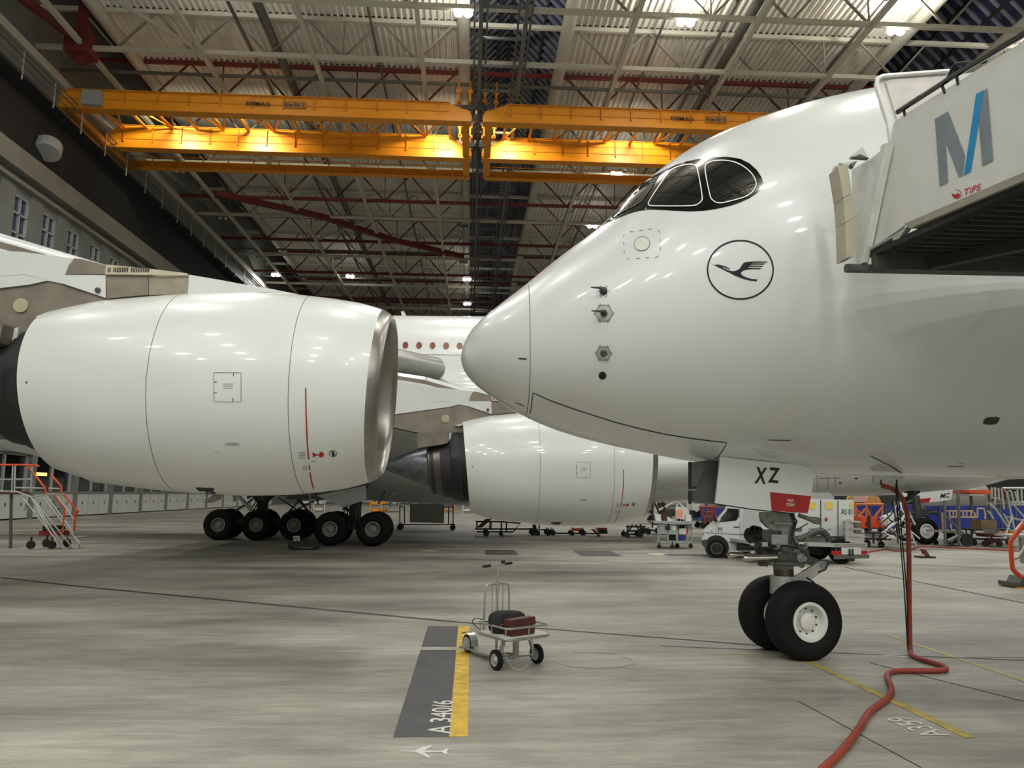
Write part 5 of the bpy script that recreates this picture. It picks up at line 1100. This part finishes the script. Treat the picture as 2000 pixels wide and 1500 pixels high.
e = frame_thing('red_bin_cart', 'small cart with dark red bin under the inboard engine', 'cart', [[(1500, 290), (1600, 290)]], 44.2, .8, .04, DST, [([(1480, 230), (1590, 230), (1585, 288), (1530, 288), (1500, 262)], 'bin', mat('bin_red', (150, 26, 26), .5), 0, .8), ([(1210, 232), (1300, 234), (1295, 262), (1230, 262)], 'orange_sack', ORG, .2, .4)], [(1530, 300, .12), (1570, 300, .12)], Zm=Z9)
frame_thing('folding_steps', 'small red-sided steps leaning by the red bin cart', 'steps', [[(1420, 240), (1500, 320)], [(1440, 240), (1515, 318)], [(1440, 262), (1456, 262)], [(1458, 280), (1474, 280)], [(1476, 298), (1492, 298)]], 41.0, .5, .03, RUST, Zm=Z9)
frame_thing('steel_trestle', 'dark wheeled trestle beside the inboard engine lip', 'trestle', [[(1812, 205), (1812, 300)], [(1950, 190), (1955, 310)], [(1800, 215), (2000, 215)], [(1820, 262), (1950, 262)], [(1815, 295), (1960, 300)], [(1860, 200), (1825, 262)], [(1900, 200), (1945, 262)]], 40.6, .9, .045, DST, (), [(1804, 320, .14), (1952, 325, .14)], Zm=Z9)
frame_thing('mobile_steps', 'dark mobile steps between the inboard engine and the work trolley', 'steps', [[(1263, 985), (1288, 1030)], [(1275, 975), (1300, 1030)], [(1262, 1000), (1275, 1000)], [(1268, 1008), (1290, 1008)], [(1272, 1016), (1290, 1016)], [(1276, 1024), (1294, 1024)], [(1250, 1030), (1300, 1042)], [(1274, 960), (1274, 1030)], [(1287, 960), (1300, 1000)]], 43.6, 1.2, .045, GMD, (), [(1266, 1044, .16), (1294, 1044, .16)])
frame_thing('work_dock', 'tall steel dock with white railed deck far behind the work trolley', 'dock', [[(1278, 978), (1345, 978)], [(1278, 962), (1305, 962)], [(1278, 970), (1300, 970)], [(1280, 978), (1280, 1035)], [(1322, 978), (1322, 1035)], [(1343, 978), (1343, 1035)], [(1280, 1000), (1322, 978)], [(1322, 978), (1343, 1000)], [(1283, 962), (1283, 978)], [(1289, 962), (1289, 978)], [(1295, 962), (1295, 978)], [(1301, 962), (1301, 978)]], 60.0, 2.0, .09, mat('dock_white', (190, 190, 184), .5),
            [([(1285, 982), (1300, 982), (1303, 1018), (1292, 1016)], 'brown_panel', mat('dock_brown', (84, 44, 38), .6), .2, .2), ([(1302, 968), (1330, 968), (1330, 975), (1302, 975)], 'white_roll', WHT, .3, .8), ([(1320, 990), (1340, 990), (1346, 1000), (1344, 1016), (1320, 1012)], 'white_drum', WHT, -.3, 1.2)], [(1282, 1034, .25), (1342, 1034, .25)])
frame_thing('red_dock', 'red and silver ladder stand left of the van cab', 'stand', [[(1370, 990), (1378, 1022)], [(1385, 990), (1375, 1022)], [(1388, 990), (1392, 1022)], [(1395, 988), (1398, 1015)], [(1376, 1000), (1392, 1000)], [(1374, 1010), (1394, 1010)], [(1368, 990), (1400, 990)]], 52.0, 1.2, .08, mat('stand_red', (150, 70, 50), .5), [([(1365, 1014), (1392, 1014), (1392, 1020), (1365, 1018)], 'grey_base', GST, 0, 1.2), ([(1352, 985), (1358, 984), (1368, 994), (1362, 1000), (1354, 996)], 'white_cowl', WHT, .2, 1.0), ([(1352, 998), (1368, 998), (1368, 1010), (1356, 1012)], 'dark_case', BLK2, .4, .8)], [(1372, 1024, .22), (1392, 1024, .22)])
# blue barrier
def bar_seg(x0, x1, y0, y1, yd, lab):
    e = empty('barrier', (at((x0+x1)/2, 1040, yd).x, yd, 0), label=lab, cat='barrier'); n = max(1, int((x1-x0)/28))
    for i in range(n):
        a, b = x0+(x1-x0)*i/n, x0+(x1-x0)*(i+1)/n-.6
        A, B = at(a, y0, yd), at(b, y0, yd); MB().box((A.x, yd, .12), (B.x, yd+.08, A.z)).build('barrier_panel', BLU, e)
        MB().bar((A.x, yd-.02, 0), (A.x, yd-.02, A.z+.05), .08).build('barrier_post', GST, e)
    return e
bar_seg(1668, 1790, 986, 1040, 50.0, 'long blue tarpaulin barrier behind the orange cable frames'); bar_seg(1806, 2130, 988, 1040, 50.0, 'long blue tarpaulin barrier at the right behind the platforms'); bar_seg(1352, 1420, 992, 1030, 66, 'blue barrier glimpsed behind the van')
# orange cable drum frames with plywood drums
frame_thing('cable_drum_stand', 'orange frame carrying two round plywood drums, beside the AS 01 unit', 'frame', [[(1671, 984), (1671, 1020)], [(1692, 984), (1692, 1015)], [(1723, 984), (1723, 1020)], [(1670, 985), (1725, 985)], [(1672, 994), (1687, 1012)], [(1690, 994), (1675, 1012)], [(1693, 992), (1700, 1010)], [(1722, 992), (1708, 1010)], [(1671, 1020), (1725, 1020)]], 46.0, 1.6, .07, mat('frame_orange', (246, 140, 86), .45),
            [([(1691, 984), (1691, 977), (1694, 971), (1700, 967), (1708, 966), (1716, 970), (1720, 977), (1721, 984)], 'plywood_drum', WOOD, .3, .15), ([(1655, 984), (1655, 972), (1662, 967), (1668, 973), (1669, 984)], 'plywood_drum', WOOD, .4, .15), ([(1665, 967), (1693, 967), (1693, 981), (1670, 981)], 'white_case', WHT, 1.0, .4)], [(1675, 1030, .2), (1720, 1030, .2)])
random.seed(5)
e = frame_thing('pump_cart', 'orange machine on a long wheeled cart behind the truck steps', 'cart', [[(1690, 1052), (1738, 1053)], [(1690, 1040), (1738, 1041)], [(1706, 1042), (1706, 1060)], [(1724, 1038), (1715, 1056)]], 33.5, 1.2, .05, DST,
            [([(1684, 1010), (1712, 1010), (1712, 1030), (1684, 1032)], 'orange_housing', ORG, .1, .9), ([(1712, 1016), (1728, 1018), (1728, 1032), (1712, 1032)], 'orange_housing', ORG, .3, .5), ([(1702, 1042), (1734, 1042), (1734, 1050), (1702, 1049)], 'white_tray', WHT, .2, .6), ([(1696, 1008), (1701, 1008), (1701, 1036), (1696, 1036)], 'post', DST, -.05, .08)], [(1694, 1057, .12), (1721, 1060, .14)])
for k in range(14):
    p = at(random.uniform(1686, 1728), random.uniform(1012, 1034), 33.5+random.uniform(0, .8)); MB().tube([p, p+Vector((random.uniform(-.4, .4), random.uniform(-.2, .2), random.uniform(-.2, .3)))], .03, 6).build('pipe', random.choice([ORG, STEEL, DST]), e)
frame_thing('mobile_steps', 'aluminium mobile steps left of the far nose wheel', 'steps', [[(1746, 1036), (1758, 1064)], [(1777, 1036), (1789, 1066)], [(1746, 1036), (1778, 1036)], [(1750, 1048), (1782, 1048)], [(1754, 1058), (1786, 1060)], [(1745, 1040), (1768, 1006)], [(1758, 1046), (1775, 1014)], [(1764, 980), (1787, 1024)]], 32.2, .8, .045, ALU, [([(1744, 1036), (1780, 1036), (1780, 1039), (1744, 1039)], 'step_tread', ALU, 0, .8), ([(1733, 1010), (1752, 1002), (1750, 1020), (1736, 1026)], 'white_tank', WHT, .6, .6)])
e = frame_thing('hose_rack', 'tangle of dark hoses and ropes hung on a rack beside the far nose gear', 'rack', [[(1744, 975), (1752, 1040)], [(1752, 968), (1754, 1060)]], 31.0, .6, .03, DST)
for k in range(9):
    x0 = 1740+random.uniform(0, 26); MB().tube([at(x0+random.uniform(-2, 2)+q_*6*math.sin(k+q_), 980+q_*12, 31.0+.06*k) for q_ in range(7)], .028, 6).build('hanging_rope', BLK2 if k % 2 else WHT, e)
# work platform right of the far nose wheel
frame_thing('work_platform', 'orange-railed steel work platform right of the far nose wheel', 'platform', [[(1845, 980), (1846, 1040)], [(1871, 962), (1874, 1040)], [(1847, 1008), (1872, 1034)], [(1840, 1038), (1880, 1040)], [(1846, 1040), (1846, 1060)], [(1872, 1040), (1872, 1062)], [(1850, 1058), (1876, 1044)]], 34.5, 1.2, .07, GST,
            [([(1838, 1036), (1892, 1040), (1892, 1044), (1838, 1040)], 'deck', ALU, 0, 1.2), ([(1850, 1054), (1866, 1046), (1878, 1045), (1858, 1058)], 'step_plate', ALU, -.05, .06)], [(1889, 1060, .3), (1858, 1060, .12)])
frame_thing('guard_rail', 'cream and orange guard rail standing behind the work platform', 'rail', [[(1850, 998), (1898, 998), (1904, 1003), (1904, 1010)], [(1855, 1010), (1908, 1010)], [(1854, 998), (1858, 1036)], [(1862, 998), (1862, 1010)], [(1868, 998), (1868, 1010)], [(1874, 998), (1874, 1010)], [(1881, 998), (1881, 1010)], [(1888, 998), (1888, 1010)], [(1896, 998), (1896, 1010)], [(1840, 1002), (1843, 1036)], [(1910, 993), (1921, 993), (1924, 1004), (1924, 1014)], [(1909, 993), (1909, 1010)]], 40.0, .5, .045, mat('rail_cream', (222, 190, 160), .5), [([(1840, 1018), (1845, 1018), (1846, 1036), (1840, 1036)], 'orange_post', ORG, 0, .1)])
frame_thing('tool_trolley', 'dark table trolley with a wooden crate right of the work platform', 'trolley', [[(1895, 1034), (1970, 1034)], [(1898, 1034), (1898, 1058)], [(1968, 1034), (1970, 1060)], [(1898, 1052), (1970, 1054)]], 36.0, 1.2, .05, DST, [([(1894, 1033), (1972, 1034), (1972, 1037), (1894, 1036)], 'table_top', DST, 0, 1.2), ([(1915, 1016), (1948, 1017), (1946, 1033), (1917, 1033)], 'wooden_crate', mat('crate_wood', (140, 120, 84), .6, var=.2), .3, .8)], [(1898, 1058, .12), (1970, 1060, .14)])
frame_thing('red_trolley', 'low dark red trolley standing before the table trolley', 'trolley', [[(1928, 1044), (1958, 1046)], [(1925, 1056), (1955, 1058)]], 34.6, .8, .06, mat('trolley_red', (96, 30, 34), .5), [([(1926, 1042), (1960, 1044), (1960, 1050), (1930, 1049)], 'red_deck', mat('trolley_red', (96, 30, 34), .5), 0, .8), ([(1932, 1034), (1952, 1035), (1952, 1043), (1932, 1043)], 'case', WGRY, .2, .4)], [(1924, 1060, .14), (1952, 1061, .14)])
# scaffold dock at the right edge
Zs = lambda L: [(1820+x/6.25, 920+y/6.25) for x, y in L]
e = frame_thing('scaffold_dock', 'silver tubular scaffold dock with steps at the right edge', 'scaffold', [[(730, 210), (730, 330), (820, 330)], [(770, 210), (770, 400)], [(810, 215), (820, 350)], [(860, 210), (1125, 210)], [(910, 250), (1010, 730)], [(750, 420), (960, 730)], [(980, 540), (905, 770)], [(1125, 590), (1015, 720)], [(985, 400), (1125, 560)], [(960, 380), (1125, 380)], [(960, 410), (1125, 410)], [(1040, 220), (1060, 400)], [(1090, 220), (1100, 400)], [(850, 230), (880, 460)], [(690, 490), (750, 575)], [(880, 530), (940, 640)], [(930, 560), (1125, 610)], [(720, 410), (790, 480)], [(970, 260), (1000, 380)], [(1015, 260), (1045, 380)]], 33.0, 1.6, .05, STEEL,
            [([(880, 770), (1030, 740), (1030, 800), (890, 800)], 'yellow_foot', YELD, 0, .6), ([(950, 380), (1125, 382), (1125, 408), (950, 405)], 'deck', ALU, 0, 1.6), ([(975, 780), (1125, 782), (1125, 810), (980, 808)], 'base_tray', ALU, 0, 1.2)], (), Zm=Zs)
for k in range(24):
    a = Vector((random.uniform(735, 960), random.uniform(215, 460))); b = a+Vector((random.uniform(-40, 40), random.uniform(-70, 90)))
    p, q2 = [at(*Zs([tuple(v)])[0], 33.4+.04*k) for v in (a, b)]; MB().tube([p, q2], .03, 6).build('scaffold_tube', STEEL if k % 4 else ORG, e)
MB().box(at(1893, 956, 46), at(1938, 965, 49)).v
oc = empty('orange_platform', (at(1912, 960, 46).x, 47, 0), label='orange-edged raised platform beyond the scaffold dock', cat='platform')
MB().prism([at(1892, 957, 46), at(1938, 957, 46), at(1936, 965, 46), at(1894, 963, 46)], (0, 2, 0)).build('orange_guard', ORG, oc); MB().prism([at(1893, 965, 46), at(1922, 966, 46), at(1922, 969, 46), at(1893, 968, 46)], (0, 2, 0)).build('deck', ALU, oc)
for px in (1896, 1932): MB().bar(at(px, 965, 47), (at(px, 965, 47).x, 47, 0), .14).build('leg', GST, oc)
# distant engine and wing beyond the nose gear
de = empty('parked_aircraft', (at(1860, 980, 56).x, 56, 0), label='grey nacelle and dark wing of another aircraft far behind the lettered nose gear door', cat='airplane')
p_ = at(1866, 972, 56); MB().lathe([(-3.6, .7), (-2.5, 1.05), (-.5, 1.25), (1.5, 1.15), (2.2, .95), (2.25, .001)], p_, (1, .1, .05), 32).build('nacelle', mat('nacelle_dull', (140, 138, 128), .5), de, smooth=50)
MB().prism([at(1880, 945, 58), at(2060, 930, 58), at(2080, 975, 58), at(1960, 975, 58), at(1900, 985, 58), at(1880, 985, 58)], (0, 3, 0)).build('wing_root', DARK, de)
MB().prism([at(1930, 937, 52), at(1954, 933, 52), at(1952, 936, 52), at(1932, 939, 52)], (0, 1, 0)).build('flap_edge', WHT, de)
for px in (1905, 1990): MB().bar(at(px, 975, 59), (at(px, 975, 59).x, 59, 0), .5).build('gear_strut', DST, de)
# orange safety rail of a stair at the right edge
oy = 18.9
orr = empty('stair_unit', (at(2010, 1150, oy).x, oy+.3, 0), label='stair unit at the right edge with a bent orange-red handrail', cat='stairs')
MB().tube([at(a, b, oy) for a, b in Zs([(1150, 600), (1120, 650), (965, 850), (960, 880), (972, 1060), (985, 1190), (1010, 1225), (1095, 1300)])], .055, 10).build('handrail', ORG, orr, smooth=40)
MB().tube([at(a, b, oy) for a, b in Zs([(1150, 900), (1125, 950), (1050, 1060), (1000, 1075), (985, 1078)])], .035, 8).build('rail_stay', STEEL, orr, smooth=40)
MB().prism([at(a, b, oy+.3) for a, b in Zs([(975, 780), (1300, 780), (1300, 812), (980, 808)])], (0, .6, 0)).build('tread', ALU, orr)
MB().prism([at(a, b, oy+.3) for a, b in Zs([(1090, 810), (1300, 810), (1300, 1180), (1110, 1120)])], (0, .1, 0)).build('side_plate', WGRY, orr)
MB().prism([at(a, b, oy) for a, b in Zs([(970, 1355), (1080, 1370), (1115, 1290), (1300, 1290), (1300, 1410), (980, 1410)])], (0, .5, 0)).build('foot_step', GST, orr)
b_ = at(*Zs([(1020, 1415)])[0], oy); MB().box((b_.x, oy-.1, .0), (b_.x+1.2, oy+.6, b_.z)).build('yellow_base', YEL, orr)
# red trestle chock on the floor
rc = gr(1812, 1090); rt = empty('wheel_chock', (rc.x, rc.y, 0), label='dark red leaning chock handle standing on the floor before the far nose wheel', cat='chock')
ry_ = rc.y
def qz(L, y, d): return MB().prism([at(1660+a/8.825, 930+b/8.825, y) for a, b in L], (0, d, 0))
qz([(1270, 1265), (1310, 1262), (1410, 1415), (1350, 1415)], ry_, .25).build('chock_board', mat('chock_red', (110, 34, 36), .6), rt); MB().box((rc.x-.3, ry_-.1, 0), (rc.x+.25, ry_+.4, .06)).build('chock_base', BLK2, rt); qz([(1250, 1350), (1315, 1345), (1300, 1380), (1255, 1395)], ry_+.1, .1).build('white_tag', WHT, rt)
# sign stand with letters AZ
ax2 = gr(592, 1074); sg = empty('sign_stand', (ax2.x, ax2.y, 0), label='small white letter sign on a dark stand before the wing gear', cat='sign')
sp2 = MB().prism([at(a, b, ax2.y) for a, b in ((573, 1047), (585, 1047), (585, 1056.5), (573, 1056.5))], (0, .05, 0)).build('sign_plate', WHT, sg)
text_px(MB(), 'AZ', (574.5, 1054.5), (9, .1), (0, -6), plane_hit(at(579, 1050, ax2.y), (0, 1, 0), .01)).build('sign_lettering', BLK2, sp2)
MB().tube([at(a, b, ax2.y) for a, b in ((579, 1056), (579, 1074))], .03, 6).box((ax2.x-.55, ax2.y-.1, .12), (ax2.x+.6, ax2.y+.5, .25)).build('stand_frame', DST, sg)
for dx in (-.45, .5): MB().lathe([(-.04, .001), (-.04, .12), (.04, .12), (.04, .001)], (ax2.x+dx, ax2.y, .12), (0, 1, 0), 14).build('castor', BLK2, sg)
# red-trimmed case on a dolly at the left
rx0 = gr(95, 1046); rd_ = empty('jack_case', (rx0.x, rx0.y, 0), label='low red box with dark drum behind the stair platform', cat='case')
MB().box((at(76, 1040, rx0.y).x, rx0.y, 0), (at(116, 1040, rx0.y).x, rx0.y+1.0, at(80, 1037, rx0.y).z)).build('case_body', mat('jack_red', (130, 34, 32), .5), rd_); MB().box((at(81, 1030, rx0.y).x, rx0.y+.1, at(80, 1037, rx0.y).z), (at(112, 1030, rx0.y).x, rx0.y+.8, at(80, 1027, rx0.y).z)).build('case_top', BLK2, rd_)
# stair platform on the left
Za = lambda L: [(x/4, 750+y/4) for x, y in L]
SY = 30.4
sp3 = empty('stair_platform', (gr(130, 1072).x, SY+.6, 0), label='wheeled maintenance steps with orange handrails at the left edge', cat='stairs')
def tb2(L, y, r, m, nm): MB().tube([at(a, b, y) for a, b in Za(L)], r, 8).build(nm, m, sp3, smooth=40)
for dy in (0, 1.0):
    dx = 0 if dy == 0 else 0
    tb2([(170, 875), (240, 880), (510, 1290)] if dy == 0 else [(240, 880), (300, 1000), (470, 1290)], SY+dy, .035, ALU, 'stringer')
for L in ([(-200, 632), (210, 632), (350, 810), (360, 860)], [(215, 636), (305, 640)], [(400, 710), (478, 800), (478, 858)], [(430, 870), (505, 965), (492, 1160)], [(500, 865), (590, 970), (580, 1150)], [(590, 1030), (612, 985)]): tb2(L, SY+.0, .04, ORG, 'handrail')
for L in ([(-200, 745), (250, 745)], [(100, 640), (92, 850)], [(120, 640), (112, 850)], [(250, 645), (240, 850)], [(110, 810), (355, 815)], [(380, 815), (470, 818)], [(-200, 835), (130, 840), (240, 880), (330, 875), (360, 860), (500, 862)], [(240, 880), (545, 1250), (540, 1280), (505, 1290)], [(335, 880), (625, 1250), (610, 1282), (575, 1282), (560, 1250)], [(170, 880), (500, 1290)], [(360, 870), (580, 1170)], [(440, 870), (585, 1065)], [(200, 920), (190, 990), (215, 940)]): tb2(L, SY+.0, .03, ALU, 'frame_tube')
for i in range(6):
    y_ = 905+i*58; x_ = 270+i*45; MB().prism([at(a, b, SY+.02) for a, b in Za([(x_, y_), (x_+95, y_), (x_+97, y_+6), (x_+2, y_+6)])], (0, .9, 0)).build('step_tread', ALU, sp3)
MB().prism([at(a, b, SY+.5) for a, b in Za([(370, 870), (430, 870), (505, 970), (500, 1060), (440, 1000), (375, 900)])], (0, .04, 0)).build('mesh_panel', mat('mesh_grey', (140, 146, 140), .5), sp3)
MB().prism([at(a, b, SY) for a, b in Za([(-300, 838), (105, 840), (105, 862), (-300, 858)])], (0, 1.2, 0)).build('platform_deck', mat('deck_red', (96, 46, 42), .6), sp3)
MB().bar(at(22, 965, SY+.3), (at(22, 965, SY).x, SY+.3, 0), .08).build('support_leg', GST, sp3); MB().bar(at(-30, 965, SY+1), (at(-30, 965, SY).x, SY+1, 0), .08).build('support_leg', GST, sp3)
for px in (101, 60):
    c = at(px, 1066, SY)
    for dy in (0, 1.1): MB().lathe([(-.05, .001), (-.05, .15), (.05, .15), (.05, .001)], (c.x, SY+dy, .15), (0, 1, 0), 16).bar((c.x, SY+dy, .15), (c.x, SY+dy, .45), .05).build('castor', BLK2, sp3)
# stored yellow and white equipment at the far end seen below the airliner
FM = [YEL, WHT, DST, WGRY, mat('far_blue', (60, 80, 130), .5), YELD]
random.seed(3)
far_l = [(735, 'yellow'), (752, 'yellow'), (770, 'grey'), (815, 'white'), (835, 'white'), (858, 'yellow'), (878, 'yellow'), (600, 'white'), (625, 'white'), (915, 'white'), (1230, 'white'), (1345, 'grey'), (1362, 'white')]
for i, (px, c_) in enumerate(far_l):
    y_ = 88+random.uniform(-4, 4); g_ = at(px, 960, y_); e = empty('storage_rack', (g_.x, y_, 0), label='%s storage rack far off, %s' % (c_, ['second from the wing gear', 'third from the wing gear', 'left of the grey board', 'behind the left half of the grey board', 'behind the right half of the grey board', 'at the right end of the grey board', 'just left of the inboard nozzle', 'between the main wheels', 'right between the main wheels', 'under the inboard nacelle', 'beside the inboard engine lip', 'behind the dock', 'right of the dock'][i]), cat='rack')
    m = {'yellow': YEL, 'white': WHT, 'grey': WGRY}[c_]
    for k in range(3): bx((g_.x-.6, y_, .1+k*.75), (g_.x+.6, y_+.8, .16+k*.75)).build('shelf', DST, e); bx((g_.x-.5, y_+.1, .17+k*.75), (g_.x+random.uniform(.1, .5), y_+.7, .45+k*.75)).build('crate', random.choice([m, m, WGRY]), e)
    for dx in (-.6, .6): MB().bar((g_.x+dx, y_, 0), (g_.x+dx, y_, 2.3), .09).build('upright', m, e)
